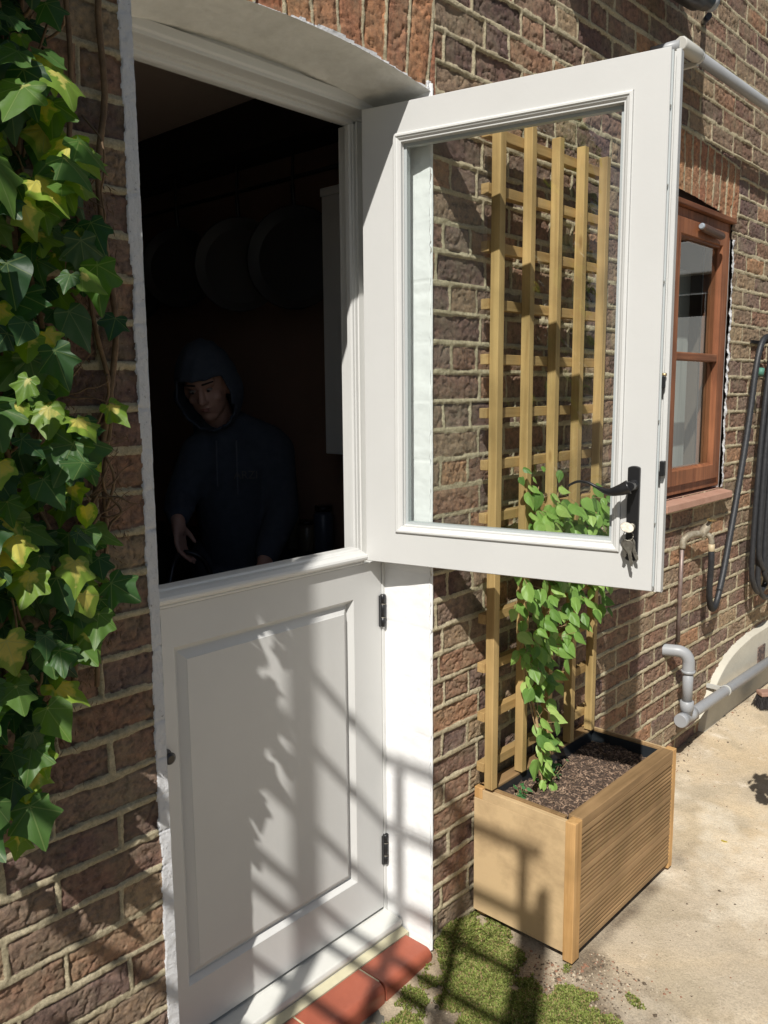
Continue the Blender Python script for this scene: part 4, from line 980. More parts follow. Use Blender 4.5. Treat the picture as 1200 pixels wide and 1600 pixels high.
for i in range(8):
    c = Vector((rc.uniform(2.0, 2.14), -.09, rc.uniform(1.25, 1.36))); cleaf(c, rc.uniform(.02, .035))
mobj('stem', bm, TWIG, cl)
lv = bag_obj('leaves', cb, CLEM, cl)
# self-sown seedlings in the soil
for (x, y, s_, lab) in ((1.985, -.135, .55, 'tiny seedling in the near left corner of the planter'), (2.16, -.115, 1.0, 'low bluish green seedling clump beside the clematis stem')):
    b_ = Bag(); rr2 = random.Random(int(x * 100)); z0 = .378
    bmx = bmesh.new()
    for i in range(int(34 * s_)):
        c = Vector((x + rr2.gauss(0, .024 * s_), y + rr2.gauss(0, .018 * s_), z0 + rr2.uniform(.008, .05 * s_ + .01)))
        V_, F_, A_ = leaf_mesh(ovate(rr2), rings=(0, 1), fold=.1, curl=.1, wave=0, r_=rr2)
        b_.add(V_, F_, A_, orient(c, (rr2.uniform(-.6, .6), rr2.uniform(-.8, .2), 1), (rr2.uniform(-1, 1), rr2.uniform(-1, 1), -.2), rr2.uniform(.014, .024)), rr2.random() * .6)
        tube(bmx, [(x, y, z0 - .01), tuple(c)], .0007, 4, caps=False)
    s0 = thing('seedling', lab, 'seedling'); bag_obj('leaves', b_, leafy('seedling_leaf', [(0, (.05, .16, .05)), (1, (.12, .28, .11))], attr='kin', transl=.3), s0); mobj('stem', bmx, TWIG, s0)

# ------------------------------------------------------------ pipes, tap, hoses on the wall
wp = thing('waste_pipe', 'grey plastic waste pipe running along the foot of the wall with an upright branch', 'pipe')
zp = .232; yp = -.085
bm = bmesh.new(); lathe(bm, [(0, .0225), (.03, .0225), (1.6, .0225)], (3.30, yp, zp), (1, 0, -.012), 20); mobj('pipe', bm, PVC, wp)
bm = bmesh.new(); lathe(bm, [(0, .026), (.003, .0285), (.030, .0285), (.033, .0255), (.085, .0255), (.088, .0275), (.125, .0275), (.127, .023)], (3.215, yp, zp + .001), (1, 0, 0), 20)
lathe(bm, [(0, .024), (.03, .024), (.032, .0275), (.07, .0275), (.072, .023)], (3.275, yp, zp), (0, 0, 1), 20); mobj('tee_fitting', bm, PVC, wp)
bm = bmesh.new(); lathe(bm, [(0, .021), (.16, .021)], (3.275, yp, zp + .06), (0, 0, 1), 20); mobj('upright_pipe', bm, PVC, wp)
el_ = [(3.275, yp, zp + .195)] + [(3.275 - .0 * q, yp + .040 * (1 - math.cos(q)) * 1.0, zp + .225 + .045 * math.sin(q)) for q in [k_ * math.pi / 2 / 7 for k_ in range(8)]] + [(3.262, .01, zp + .272)]
el_ = [(3.275, yp, zp + .195), (3.275, yp, zp + .232), (3.272, yp + .003, zp + .252), (3.266, yp + .014, zp + .270), (3.258, yp + .032, zp + .279), (3.250, yp + .052, zp + .280), (3.235, .02, zp + .278)]
bm = bmesh.new(); tube(bm, smoothpath(el_, 4), .0245, 18); lathe(bm, [(0, .0275), (.012, .0275)], (3.275, yp, zp + .190), (0, 0, 1), 18); mobj('elbow', bm, PVC, wp)
bm = bmesh.new(); lathe(bm, [(0, .0255), (.016, .0255)], (3.70, yp, zp - .004), (1, 0, 0), 18); box(bm, 3.700, 3.716, yp + .012, .0, zp - .008, zp + .008); mobj('pipe_clip', bm, mat('clip_plastic', (.45, .45, .42), .5), wp)
op = thing('overflow_pipe', 'grey plastic pipe running along the wall above the window', 'pipe')
zt = 2.722; yt = -.105
bm = bmesh.new(); lathe(bm, [(0, .0205), (2.4, .0205)], (3.02, yt, zt), (1, 0, .003), 20); mobj('pipe', bm, PVC, op)
bm = bmesh.new(); lathe(bm, [(-.03, .0215), (-.026, .0255), (.10, .0255), (.112, .0245), (.114, .021)], (2.945, yt - .002, zt), (1, 0, 0), 10); mobj('socket', bm, mat('white_pvc', (.50, .49, .45), .5), op)
bm = bmesh.new(); tube(bm, [(2.93, yt, zt), (2.93, -.03, zt + .0), (2.93, .02, zt)], .021, 14); mobj('elbow', bm, PVC, op)
bm = bmesh.new(); box(bm, 3.06, 3.075, yt, .0, zt - .03, zt - .015); lathe(bm, [(0, .024), (.014, .024)], (3.06, yt, zt), (1, 0, 0), 16); mobj('pipe_clip', bm, mat('clip_white', (.6, .6, .57), .5), op)
fl = thing('wall_lamp', 'black cylindrical lamp fitting high on the brick wall', 'lamp')
bm = bmesh.new(); lathe(bm, [(0, .045), (.02, .05), (.18, .05), (.19, .042), (.24, .036), (.242, .025)], (2.84, -.10, 2.905), (1, -.1, .0), 20); mobj('lamp_body', bm, BLACK, fl)
bm = bmesh.new(); tube(bm, [(2.95, .02, 2.93), (2.95, -.1, 2.92)], .02, 12); mobj('bracket', bm, BLACK, fl)
bm = bmesh.new(); lathe(bm, [(0, .030), (.03, .030), (.032, .024)], (3.085, -.125, 2.905), (1, -.1, 0), 18); mobj('lamp_collar', bm, PVC, fl)
st_ = thing('steel_stub', 'short black pipe stub sticking out beside the wall lamp', 'pipe')
bm = bmesh.new(); tube(bm, [(3.40, .02, 2.965), (3.16, -.10, 2.885)], .0115, 14); mobj('stub_pipe', bm, mat('dark_steel', (.06, .07, .10), .35, metal=.5), st_)

tap = thing('garden_tap', 'scaled brass garden tap on a copper pipe under the window', 'tap')
tubeo('copper_pipe', [(3.315, -.020, .530), (3.315, -.020, .75), (3.318, -.020, .945)], .0085, COPPER, tap, 12)
tubeo('pipe_elbow', smoothpath([(3.318, -.020, .925), (3.320, -.022, .955), (3.332, -.03, .972), (3.36, -.035, .978), (3.40, -.045, .978), (3.425, -.055, .975)], 4), .0135, LIMES, tap, 12)
bm = bmesh.new(); lathe(bm, [(-.03, .011), (-.02, .016), (.01, .018), (.028, .015), (.034, .010), (.050, .0085)], (3.435, -.060, .985), (.35, -.35, .85), 14)
tube(bm, smoothpath([(3.425, -.057, .975), (3.445, -.07, .972), (3.452, -.085, .955), (3.452, -.088, .925)], 4), .0115, 12); mobj('tap_body', bm, LIMES, tap)
bm = bmesh.new(); tube(bm, [(3.41, -.085, 1.040), (3.455, -.082, 1.034), (3.505, -.08, 1.026)], [.006, .0085, .006], 10); tube(bm, [(3.452, -.078, 1.00), (3.455, -.083, 1.036)], .005, 10); mobj('tap_handle', bm, BRASS, tap)
bm = bmesh.new(); lathe(bm, [(0, .013), (.03, .013), (.032, .011)], (3.452, -.088, .932), (0, 0, -1), 14); mobj('hose_connector', bm, mat('connector', (.50, .40, .25), .5), tap)
def ribbed(bm, pts, r_, pitch=.006, amp=.0012, seg_=10):
    P_ = smoothpath(pts, 14); # resample
    out = [P_[0]]; acc = 0
    for a_, b_ in zip(P_[:-1], P_[1:]):
        L_ = (b_ - a_).length; n__ = max(1, int(L_ / (pitch / 2)))
        for k_ in range(1, n__ + 1): out.append(a_.lerp(b_, k_ / n__))
    tube(bm, out, [r_ + (amp if i % 2 else -amp) for i in range(len(out))], seg_)
hs_ = thing('garden_hose', 'black ribbed hose drooping from the tap and rising along the wall', 'hose')
bm = bmesh.new(); ribbed(bm, [(3.452, -.088, .905), (3.452, -.09, .86), (3.462, -.085, .80), (3.472, -.08, .74), (3.492, -.075, .685), (3.525, -.07, .645), (3.565, -.065, .632), (3.605, -.062, .648), (3.645, -.06, .70)], .0125); mobj('ribbed_section', bm, RUBBER, hs_)
bm = bmesh.new(); ribbed(bm, [(3.640, -.06, .695), (3.68, -.06, .78), (3.73, -.058, .90), (3.80, -.056, 1.08), (3.865, -.056, 1.28), (3.92, -.056, 1.48), (3.96, -.056, 1.66), (4.00, -.058, 1.76), (4.05, -.062, 1.80), (4.11, -.064, 1.79), (4.17, -.06, 1.70)], .0135, .02, .0008); mobj('hose_run', bm, RUBBER, hs_)
ch = thing('coiled_hose', 'coil of black hose hanging in long loops at the right edge', 'hose')
bm = bmesh.new()
for (xa, xb, zb_, yy, zt_) in ((4.03, 4.24, .60, -.065, 1.80), (4.05, 4.30, .70, -.085, 1.80), (4.09, 4.36, .56, -.075, 1.78), (4.12, 4.44, .62, -.09, 1.79)):
    xm = (xa + xb) / 2
    pts_ = [(xm + .03, yy, zt_), (xm - .02, yy, zt_ - .10), (xa + .02, yy, (zt_ + zb_) / 2 + .1), (xa - .012, yy, zb_ + .18), (xa + .02, yy - .004, zb_ + .05), (xm, yy - .006, zb_), (xb - .02, yy - .004, zb_ + .05), (xb, yy, zb_ + .20), (xb - .01, yy, (zt_ + zb_) / 2 + .1), (xm + .10, yy, zt_ - .08), (xm + .05, yy, zt_)]
    tube(bm, smoothpath(pts_, 8), .0125, 10)
mobj('hose_loops', bm, RUBBER, ch)
bm = bmesh.new(); tube(bm, [(4.012, -.062, 1.66), (4.004, -.062, 1.63)], .0145, 12); mobj('tape_band', bm, mat('green_tape', (.08, .22, .16), .6), ch)
bm = bmesh.new(); tube(bm, [(4.16, .01, 1.79), (4.16, -.10, 1.78), (4.16, -.12, 1.81)], .007, 8); box(bm, 4.02, 4.20, -.012, -.004, 1.775, 1.79); mobj('hose_hook', bm, BLACK, ch)

# rendered haunch at foot of the wall
bm = bmesh.new(); cv = [(3.60, -.06), (3.66, .12), (3.72, .20), (3.79, .255), (3.88, .300), (4.0, .332), (4.15, .350), (4.35, .358), (5.6, .36)]
cv = [(p.x, p.z) for p in smoothpath([(x, 0, z) for x, z in cv], 5)]
fr_ = [bm.verts.new((x, -.028, z)) for x, z in cv]; fb = [bm.verts.new((x - .004, .005, z + .012)) for x, z in cv]; fi = [bm.verts.new((x, -.031, -.06)) for x, z in cv]
for i in range(len(cv) - 1):
    bm.faces.new((fr_[i], fr_[i + 1], fb[i + 1], fb[i])); bm.faces.new((fi[i], fi[i + 1], fr_[i + 1], fr_[i]))
o = mobj('render_plinth', bm, RENDER, bevel=.004); setp(o, 'cream rendered plinth with a curved end at the foot of the wall', 'plinth')
bm = bmesh.new(); box(bm, 4.28, 4.38, -.034, -.022, .20, .28); o = mobj('air_brick', bm, mat('air_brick_clay', (.22, .15, .12), .9, (.06, .05, .05), 60, contrast=(.45, .55)), o)

# broom head
br = thing('broom_head', 'dark bristled broom head lying on the patio at the right edge', 'broom', (4.075, -.115, .046), R(-42))
rb = random.Random(2); bm = bmesh.new()
for i in range(1500):
    x = rb.uniform(0, .30); y = rb.uniform(-.025, .025); s_ = (x / .30 - .5)
    tube(bm, [(x, y, .065), (x + s_ * .03 + rb.gauss(0, .004), y * 1.6 + rb.gauss(0, .003), .0 + rb.uniform(0, .008))], [.0011, .0008], 3, caps=False)
mobj('bristles', bm, mat('bristle', (.035, .03, .03), .6), br)
bm = bmesh.new(); box(bm, -.004, .304, -.028, .028, .062, .085); mobj('broom_stock', bm, mat('broom_wood', (.33, .20, .15), .6, (.25, .14, .1), 20), br, bevel=.006)

fb_ = Bag(); rf = random.Random(4); V_, F_, A_ = leaf_mesh(ovate(rf), rings=(0, 1), fold=.2, curl=.3, wave=0, r_=rf)
fb_.add(V_, F_, A_, orient(Vector((2.83, -.42, gz(2.83, -.42) + .006)), (.1, -.1, 1), (1, .4, 0), .034), .9)
fo_ = bag_obj('fallen_leaf', fb_, leafy('yellowed_leaf', [(0, (.55, .48, .08)), (1, (.62, .54, .10))], attr='kin'), None); setp(fo_, 'small yellow leaf lying on the patio right of the planter', 'leaf')

# gutter added overhead, out of the picture, to shade the top of the wall
scast = thing('shade_caster', 'unseen black gutter running along the wall above the door', 'caster')
bm = bmesh.new(); tube(bm, [(1.98, -.20, 3.26), (2.86, -.20, 3.26)], .075, 16); mobj('caster_tube', bm, BLACK, scast)
bm = bmesh.new(); box(bm, 1.98, 2.86, -.16, .0, 3.24, 3.30); mobj('caster_board', bm, BLACK, scast)

# ------------------------------------------------------------ trellis fence behind the viewer's left shoulder (casts the barred shadow)
tf = thing('trellis_fence', 'tall timber trellis screen at right angles to the wall', 'trellis fence', (-.5, -.8, 0))
FW = mat('fence_timber', (.22, .14, .08), .8, (.15, .1, .06), 12)
def fpost(y0, y1, z1, name='post', x0=-.02, x1=.02):
    bm = bmesh.new(); box(bm, x0, x1, y0 + .8, y1 + .8, 0, z1); mobj(name, bm, FW, tf, bevel=.003)
for (a_, b_, z_) in ((-.822, -.786, 3.48), (-1.030, -1.008, 3.13), (-1.220, -1.198, 3.12), (-1.498, -1.408, 2.93), (-1.427, -1.408, 3.07), (-1.498, -1.466, 3.01)  ): fpost(a_, b_, z_)
bm = bmesh.new(); lathe(bm, [(0, .012), (.03, .020), (.045, .012), (.06, .0)], (0, -1.418 + .8, 3.07), (0, 0, 1), 10); mobj('finial', bm, FW, tf)
for z_ in (3.09, 2.88, 2.65, 2.44, 2.34, 2.13, 1.92, 1.71, 1.50, 1.29, 1.08, .87, .66, .45, .24):
    bm = bmesh.new(); box(bm, .021, .035, -1.46 + .8, -.56 + .8, z_ - .014, z_ + .014); mobj('rail', bm, FW, tf)

sh_ = thing('potted_shrub', 'small clipped shrub in a clay pot on the patio', 'shrub', (2.84, -.74, 0))
bm = bmesh.new(); lathe(bm, [(0, .08), (.16, .11), (.17, .12), (.20, .12), (.20, .10), (.17, .10)], (0, 0, 0), (0, 0, 1), 24); mobj('pot', bm, TILE, sh_)
bm = bmesh.new(); tube(bm, [(0, 0, .15), (.01, .01, .35), (.0, .02, .55)], .008, 8); mobj('stem', bm, BARK, sh_)
sb = Bag(); rs = random.Random(9)
for i in range(260):
    d = Vector((rs.gauss(0, 1), rs.gauss(0, 1), rs.gauss(0, 1))).normalized() * .13 * rs.random() ** .4
    V_, F_, A_ = leaf_mesh(ovate(rs), rings=(0, 1), fold=.2, curl=.1, wave=0, r_=rs); sb.add(V_, F_, A_, orient(Vector((.0, .02, .60)) + d, d + Vector((0, 0, .05)), (rs.uniform(-1, 1), rs.uniform(-1, 1), -.6), rs.uniform(.04, .06)), rs.random())
bag_obj('leaves', sb, CLEM, sh_)

# ------------------------------------------------------------ pale outbuilding opposite the window (seen mirrored in its panes)
ob = thing('garden_room', 'pale painted garden room with a glazed door across the patio', 'outbuilding', (6.4, -2.4, 0))
OW = mat('pale_render', (.55, .58, .58), .8); ODK = mat('dark_opening', (.02, .025, .025), .3)
boxo('wall', (0, 3, -1.5, -.06, -.05, 3.0), OW, ob, bevel=.01)
boxo('wall', (0, 3, 1.30, 2.2, -.05, 3.0), mat('dark_boards', (.05, .045, .04), .8), ob, bevel=.01)
boxo('fascia_board', (-.08, 3, -1.5, 2.3, 2.42, 2.66), OW, ob, bevel=.01)
boxo('roof', (-.2, 3.2, -1.7, 2.4, 3.0, 3.1), ODK, ob)
boxo('door_jamb', (-.05, .02, .78, 1.30, -.05, 2.28), OW, ob, bevel=.01)
boxo('door_head', (-.05, .02, -.06, 1.30, 2.10, 2.28), OW, ob, bevel=.01)
boxo('door_glass', (.03, .05, -.06, 1.30, 0, 2.42), ODK, ob)

# ------------------------------------------------------------ the kitchen behind the doorway
KW = mat('kitchen_wall', (.30, .19, .14), .9, (.25, .16, .12), 3)
def structure(name, b, m, lab=None):
    o = boxo(name, b, m, None, bevel=0); setp(o, lab, None, kind='structure'); return o
structure('kitchen_wall_side', (2.40, 2.45, .26, 4.0, 0, 2.75), KW, 'brown kitchen side wall')
structure('kitchen_wall_back', (.2, 2.45, 4.0, 4.05, 0, 2.75), KW, 'dark kitchen back wall')
structure('kitchen_wall_left', (.15, .20, .26, 4.05, 0, 2.75), KW, 'dark kitchen left wall')
structure('kitchen_ceiling', (.15, 2.45, .26, 4.05, 2.70, 2.75), mat('ceiling_paint', (.86, .70, .60), .9), 'shaded kitchen ceiling')
structure('kitchen_floor', (.15, 2.45, .26, 4.05, -.03, .0), mat('kitchen_floor_tile', (.50, .44, .38), .6), 'dark kitchen floor')
bk = structure('kitchen_beam', (2.22, 2.399, .30, 3.99, 2.52, 2.699), mat('beam', (.035, .028, .024), .8), 'dark boxed beam under the kitchen ceiling')
rail = thing('pan_rail', 'dark hanging rail with hooks along the kitchen wall', 'rail')
tubeo('rail_bar', [(2.30, .55, 2.40), (2.30, 2.6, 2.40)], .008, BLACK, rail)
PANM = mat('pan_steel', (.030, .031, .034), .45, metal=.3); PANG = mat('pan_grey', (.055, .055, .058), .5, metal=.2)
def pan(y, zc, r_, m, lab, handle=.2, yaw=0):
    t_ = thing('frying_pan', lab, 'pan', (2.22, y, zc), 0, 'pans hanging from the kitchen rail')
    bm = bmesh.new(); lathe(bm, [(0, r_ * .82), (.004, r_ * .84), (.045, r_), (.047, r_ * .97), (.010, r_ * .80)], (0, 0, 0), (-1, 0, 0), 40); mobj('pan_body', bm, m, t_)
    bm = bmesh.new(); tube(bm, smoothpath([(-.03, 0, r_ * .95), (-.045, 0, r_ + handle * .4), (-.03, 0, r_ + handle)], 5), [.009] * 5 + [.006] * 6, 8); mobj('pan_handle', bm, BLACK, t_)
    t_.rotation_euler = (0, 0, yaw)
pan(1.40, 2.08, .185, PANG, 'large pale grey frying pan, second from the doorway', yaw=R(38)); pan(1.06, 2.07, .19, PANM, 'dark shiny frying pan nearest the doorway', yaw=R(30))
pan(1.82, 2.11, .17, PANM, 'dark round pan third from the doorway', yaw=R(38)); pan(2.2, 2.05, .15, PANM, 'small dark pan farthest from the doorway', yaw=R(38))
cb_ = thing('wall_cabinet', 'pale grey boxy wall cabinet inside the kitchen, right of the doorway', 'cabinet', (2.20, .62, 1.34))
boxo('cabinet_body', (0, .19, -.30, .285, 0, .93), mat('cabinet_white', (.80, .82, .83), .5), cb_, bevel=.004)
boxo('cabinet_top', (-.004, .19, -.30, .289, .9305, .96), mat('cabinet_white2', (.84, .86, .87), .5), cb_, bevel=.003)
ct = thing('kitchen_counter', 'dark worktop below the hanging pans', 'counter', (1.95, 1.1, 0))
boxo('cupboards', (0.25, .44, -.80, 1.9, 0, .88), mat('cupboard', (.06, .065, .06), .6), ct); boxo('worktop', (.22, .44, -.80, 1.9, .8805, .92), mat('worktop', (.05, .04, .035), .4), ct, bevel=.004)
for i, (y, h_, c_, lab) in enumerate(((.98, .16, (.16, .15, .10), 'squat pale storage jar on the kitchen worktop'), (.88, .13, (.12, .10, .07), 'brown storage jar on the kitchen worktop'), (.78, .20, (.06, .08, .12), 'tall blue storage jar on the kitchen worktop'))):
    t_ = thing('storage_jar', lab, 'jar', (2.30, y + .25, .921), 0, 'storage jars on the worktop')
    bm = bmesh.new(); lathe(bm, [(0, .036), (.01, .04), (h_ * .8, .04), (h_ * .88, .03)], (0, 0, 0), (0, 0, 1), 20); mobj('jar_body', bm, mat('jar%d' % i, c_, .3), t_)
    bm = bmesh.new(); lathe(bm, [(h_ * .885, .034), (h_, .034)], (0, 0, 0), (0, 0, 1), 20); mobj('jar_lid', bm, BLACK, t_)
dr = thing('larder_door', 'dark green panelled cupboard door at the left inside the kitchen', 'cupboard door', (1.30, 1.02, 0))
GDK = mat('dark_green_paint', (.045, .052, .035), .6)
dr.rotation_euler = (0, 0, R(42))
bm = bmesh.new(); r_ = pframe(bm, -.35, .28, .01, 1.92, [(0, .04), (0, 0), (.08, 0), (.085, .008)]); bm.faces.new(r_[-1]); mobj('door_panel', bm, GDK, dr)
bm = bmesh.new(); lathe(bm, [(0, .01), (.02, .012), (.03, .006)], (.24, 0, 1.0), (0, -1, 0), 12); mobj('door_knob', bm, BLACK, dr)

# ------------------------------------------------------------ the person in the hooded top
pe = thing('person', 'person in a dark navy hooded top bending forward inside the dark kitchen', 'person', (0, 0, 0))
Fd = Vector((-.62, -.78, 0)).normalized(); Rt = Vector((Fd.y, -Fd.x, 0)); Uz = Vector((0, 0, 1))   # forward, person's right
ORG = Vector((1.95, 1.13, 0))
def B(f, r_, z): return ORG + Fd * f + Rt * r_ + Uz * z
def caps(bm, a_, b_, ra, rb_, seg_=14, rings_=5):
    a_, b_ = Vector(a_), Vector(b_); d = (b_ - a_).normalized(); prof_ = []
    L_ = (b_ - a_).length
    for k_ in range(rings_ + 1):
        q = math.pi / 2 * (1 - k_ / rings_); prof_.append((-ra * math.sin(q), ra * math.cos(q)))
    for k_ in range(rings_ + 1):
        q = math.pi / 2 * k_ / rings_; prof_.append((L_ + rb_ * math.sin(q), rb_ * math.cos(q)))
    lathe(bm, prof_, a_, d, seg_)
def ell(bm, c, rx, ry, rz_, ax=None, seg_=24, ring=14):
    M = (ax or Matrix.Identity(3)); c = Vector(c)
    g_ = bmesh.ops.create_uvsphere(bm, u_segments=seg_, v_segments=ring, radius=1)
    for v_ in g_['verts']: v_.co = c + M @ Vector((v_.co.x * rx, v_.co.y * ry, v_.co.z * rz_))
def remesh(o, vox, sm=6, fac=.6):
    md = o.modifiers.new('remesh', 'REMESH'); md.mode = 'VOXEL'; md.voxel_size = vox; md.use_smooth_shade = True
    if sm: s_ = o.modifiers.new('smooth', 'SMOOTH'); s_.iterations = sm; s_.factor = fac
    return o
# head frame: turned and tilted down-left
HF = (Fd + Rt * .20 + Vector((0, 0, -.36))).normalized(); HR = HF.cross(Vector((-.10, .08, 1))).normalized(); HR = HR if HR.dot(Rt) > 0 else -HR
HU = HR.cross(HF); HU = HU if HU.z > 0 else -HU
HM = Matrix((HR, HF, HU)).transposed()
HC = Vector((1.790, 1.075, 1.592))
def Hd(r_, f, u_): return HC + HM @ Vector((r_, f, u_))
bm = bmesh.new()
ell(bm, Hd(0, -.015, .03), .074, .090, .088, HM); ell(bm, Hd(0, .010, -.028), .062, .074, .082, HM)
ell(bm, Hd(0, .038, -.088), .032, .032, .026, HM); ell(bm, Hd(0, .062, .038), .052, .025, .030, HM)
caps(bm, Hd(0, .080, .018), Hd(0, .101, -.022), .009, .0135); ell(bm, Hd(-.011, .090, -.027), .008, .010, .007, HM); ell(bm, Hd(.011, .090, -.027), .008, .010, .007, HM)
for s_ in (-1, 1):
    ell(bm, Hd(.036 * s_, .047, -.024), .024, .022, .022, HM); ell(bm, Hd(.031 * s_, .072, .031), .022, .010, .0065, HM); ell(bm, Hd(.074 * s_, -.005, -.01), .010, .020, .030, HM)
ell(bm, Hd(0, .079, -.052), .018, .009, .0055, HM); ell(bm, Hd(0, .077, -.062), .016, .009, .0060, HM)
NK = B(-.01, .035, 1.42); caps(bm, Hd(0, -.02, -.05), NK, .052, .058)
PEL = B(-.10, .0, .93); CH = B(-.02, .02, 1.27)
caps(bm, PEL, CH, .105, .100, 18); caps(bm, CH, B(-.02, .02, 1.36), .095, .075, 18)
SR, SL = B(.04, .125, 1.350), B(-.03, -.142, 1.350)
caps(bm, SR, CH, .048, .08); caps(bm, SL, CH, .048, .08)
ER, WR = B(.05, .235, 1.13), Vector((1.655, 1.085, 1.135))
EL, WL = Vector((2.055, 1.00, 1.115)), Vector((1.885, .90, .975))
ER = Vector((1.750, 1.20, 1.19))
caps(bm, SR, ER, .05, .040); caps(bm, ER, WR, .040, .027); caps(bm, SL, EL, .05, .042); caps(bm, EL, WL, .042, .029)
HIPR, HIPL = B(-.10, .09, .90), B(-.10, -.09, .90)
KR, KL = B(.0, .11, .50), B(-.02, -.11, .50); AR_, AL = B(-.08, .12, .09), B(-.12, -.13, .09)
for h_, k_, a_ in ((HIPR, KR, AR_), (HIPL, KL, AL)): caps(bm, h_, k_, .085, .058); caps(bm, k_, a_, .056, .038); caps(bm, a_, a_ + Fd * .14 - Uz * .05, .036, .03)
# hands: palm, four bent fingers, thumb
def hand(W, d, nrm, side, curl=.6):
    d = Vector(d).normalized(); nrm = Vector(nrm); nrm = (nrm - d * nrm.dot(d)).normalized(); s_ = d.cross(nrm) * side
    caps(bm, W, W + d * .035, .024, .026); 
    for i, (o_, L_) in enumerate(((-.030, .070), (-.010, .080), (.010, .075), (.028, .060))):
        caps(bm, W + d * .03 + s_ * o_ * .7, W + d * .085 + s_ * o_, .0125, .0105)
        p0 = W + d * .090 + s_ * o_; d1 = (d * math.cos(curl * .7) + nrm * math.sin(curl * .7)); p1 = p0 + d1 * L_ * .5; d2 = d * math.cos(curl * 1.7) + nrm * math.sin(curl * 1.7)
        p2 = p1 + d2 * L_ * .5; caps(bm, p0, p1, .0095, .0085, 10, 3); caps(bm, p1, p2, .0085, .0070, 10, 3)
    t0_ = W + d * .025 - s_ * .026; t1 = t0_ + (d * .7 - s_ * .7 + nrm * .35).normalized() * .042; t2 = t1 + (d * .9 - s_ * .1 + nrm * .5).normalized() * .030
    caps(bm, t0_, t1, .0125, .0105, 10, 3); caps(bm, t1, t2, .0105, .008, 10, 3)
hand(WR, (-.10, -.25, -1), (.3, -.6, -.2), 1, .45)
hand(WL, (-.55, -.35, -.75), (.1, .1, -1), -1, .5)
body = mobj('body', bm, SKIN, pe, smooth=True); remesh(body, .0040, 12, .5)
# face details
for s_ in (-1, 1):
    bm = bmesh.new(); ell(bm, Hd(.030 * s_, .0745, .013), .0115, .0095, .0048, HM, 14, 8); ey = mobj('eye', bm, EYEW, pe, smooth=True)
    bm = bmesh.new(); ell(bm, Hd(.028 * s_, .0830, .010), .0050, .0028, .0046, HM, 12, 6); mobj('iris', bm, HAIR, ey, smooth=True)
    bm = bmesh.new(); caps(bm, Hd(.014 * s_, .0905, .036), Hd(.050 * s_, .0805, .040), .0034, .0026, 8, 2); mobj('eyebrow', bm, HAIR, pe, smooth=True)
bm = bmesh.new(); ell(bm, Hd(0, .0850, -.0525), .017, .0042, .0026, HM, 14, 6); ell(bm, Hd(0, .0828, -.0595), .014, .0042, .0032, HM, 14, 6); mobj('lips', bm, LIP, pe, smooth=True)
bm = bmesh.new()      # fringe under the hood
ell(bm, Hd(0, -.010, .066), .079, .088, .056, HM, 20, 10); mobj('hair', bm, HAIR, pe, smooth=True)
# hoodie
bm = bmesh.new()
caps(bm, B(-.09, 0, .96), B(-.03, .02, 1.22), .140, .145, 20); caps(bm, CH + Uz * .0, B(-.01, .05, 1.37), .142, .105, 20); caps(bm, B(.0, .07, 1.45), B(-.03, -.12, 1.375), .085, .078, 16)
caps(bm, SR, CH, .070, .12, 16); caps(bm, SL, CH, .076, .12, 16)
caps(bm, SR, ER, .076, .060, 16); caps(bm, ER, WR + (ER - WR) * .16, .060, .042, 16)
caps(bm, SL, EL, .080, .066, 16); caps(bm, EL, WL + (EL - WL) * .14, .066, .044, 16)
caps(bm, B(.0, .035, 1.40), B(-.02, .03, 1.44), .10, .085, 18)
for p_, q_, r_ in ((ER, WR, .048), (EL, WL, .050)):
    for k_ in range(3): c = p_.lerp(q_, .2 + .2 * k_); ell(bm, c + Vector((0, 0, .005)), r_ + .012, r_ + .012, .014, None, 14, 8)
lathe(bm, [(-.03, .158), (.03, .158)], B(-.09, 0, .88), (0, 0, 1), 20)
ho = mobj('hooded_top', bm, HOOD, pe, smooth=True); remesh(ho, .008, 6, .6)
# hood shell, open at the face
g_ = bmesh.new(); bmesh.ops.create_uvsphere(g_, u_segments=48, v_segments=32, radius=1)
cut = []
for v_ in g_.verts:
    p = v_.co
    if p.y > .50 and p.z < .26 and abs(p.x) < .72: cut.append(v_)
bmesh.ops.delete(g_, geom=cut, context='VERTS')
for v_ in g_.verts:
    p = v_.co.copy(); zz = p.z; wd = .108 + (.012 if zz < 0 else 0)
    pt = (1 - .12 * max(0, zz))
    co = Hd(p.x * wd * pt, p.y * .128 - .015, (zz * .150 + .010) if zz > 0 else zz * .175 + .010)
    co += HM @ Vector((0, .0, .0)) + Vector((.003, .002, .003)) * math.sin(p.x * 14 + zz * 9)
    v_.co = co
hd = mobj('hood', g_, HOOD, pe, smooth=True); sdm = hd.modifiers.new('thick', 'SOLIDIFY'); sdm.thickness = .010; sdm.offset = 0
ss = hd.modifiers.new('sub', 'SUBSURF'); ss.levels = 1; ss.render_levels = 1
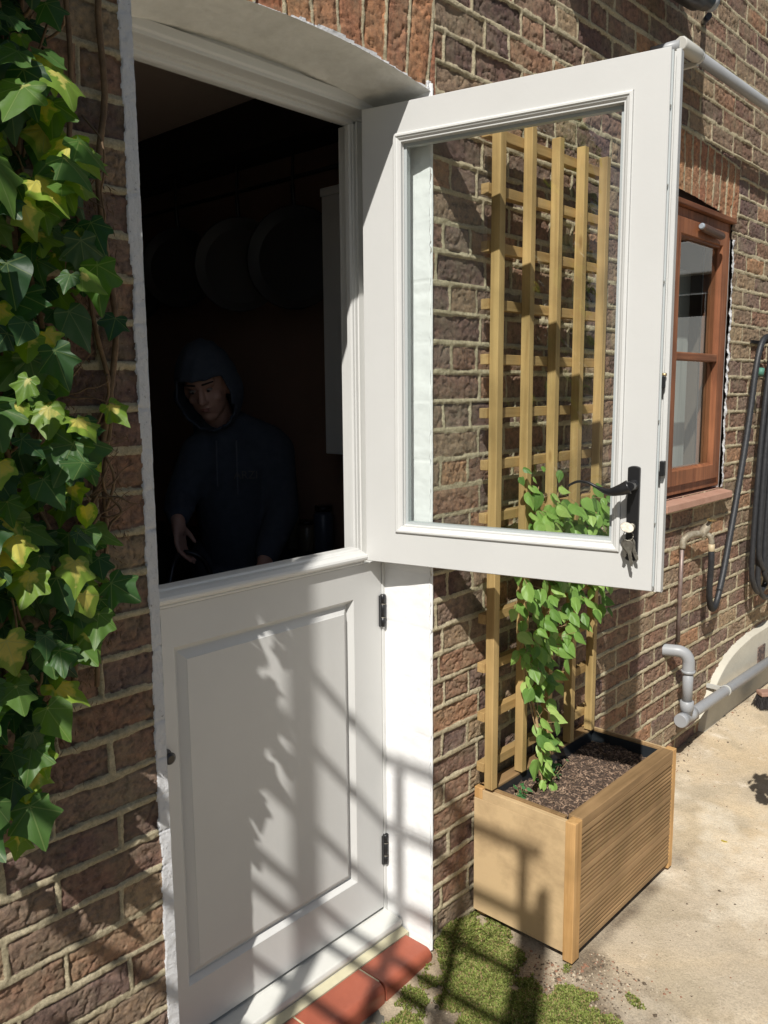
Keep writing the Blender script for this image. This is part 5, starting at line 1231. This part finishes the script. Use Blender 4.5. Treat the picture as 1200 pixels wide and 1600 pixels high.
# drawstrings, chest lettering
bm = bmesh.new()
for s_, l in ((.035, .16), (-.035, .19)):
    p0 = B(.125, .03 + s_, 1.40); tube(bm, smoothpath([p0, p0 + Fd * .03 - Uz * .07, p0 + Fd * .035 - Uz * l], 5), .003, 6)
mobj('drawstrings', bm, mat('cord', (.10, .11, .14), .8), pe)
fc = bpy.data.curves.new('chest_lettering', 'FONT'); fc.body = 'ARZI'; fc.size = .040; fc.extrude = .0006; fc.align_x = 'CENTER'
fo = bpy.data.objects.new('chest_lettering', fc); C.objects.link(fo); fo.parent = pe
fc.materials.append(mat('print_ink', (.09, .09, .09), .7))
Mx = Matrix((-Rt, Uz, Fd)).transposed().to_4x4(); fm = bpy.data.meshes.new_from_object(fo); bpy.data.objects.remove(fo)
fo = link(bpy.data.objects.new('chest_lettering', fm), pe); fo.matrix_local = Matrix.Translation(B(.152, -.035, 1.265)) @ Mx
bm = bmesh.new()
for h_, k_, a_ in ((HIPR, KR, AR_), (HIPL, KL, AL)): caps(bm, h_, k_, .105, .078); caps(bm, k_, a_ + Uz * .0, .078, .060)
caps(bm, HIPR + Uz * .02, HIPL + Uz * .02, .11, .11); tr_ = mobj('trousers', bm, DENIM, pe, smooth=True); remesh(tr_, .012, 4)
for a_ in (AR_, AL):
    bm = bmesh.new(); caps(bm, a_ - Uz * .035 - Fd * .03, a_ - Uz * .045 + Fd * .16, .048, .042); mobj('shoe', bm, BLACK, pe, smooth=True)
# what the person is holding: a dark bag by its handle
bg_ = thing('carrier_bag', 'dark bag held by its handle in the person\'s hand', 'bag', (0, 0, 0))
bm = bmesh.new(); box(bm, 1.52, 1.76, .93, 1.07, .55, .93)
for v_ in bm.verts:
    if v_.co.z > .8: v_.co.y = 1.0 + (v_.co.y - 1.0) * .4
o = mobj('bag_body', bm, mat('bag_cloth', (.03, .032, .030), .8), bg_, bevel=.03, bseg=4)
tubeo('bag_handle', smoothpath([(1.55, 1.0, .92), (1.59, 1.02, 1.0), (1.645, 1.045, 1.025), (1.70, 1.02, 1.0), (1.735, 1.0, .92)], 6), .009, BLACK, bg_)
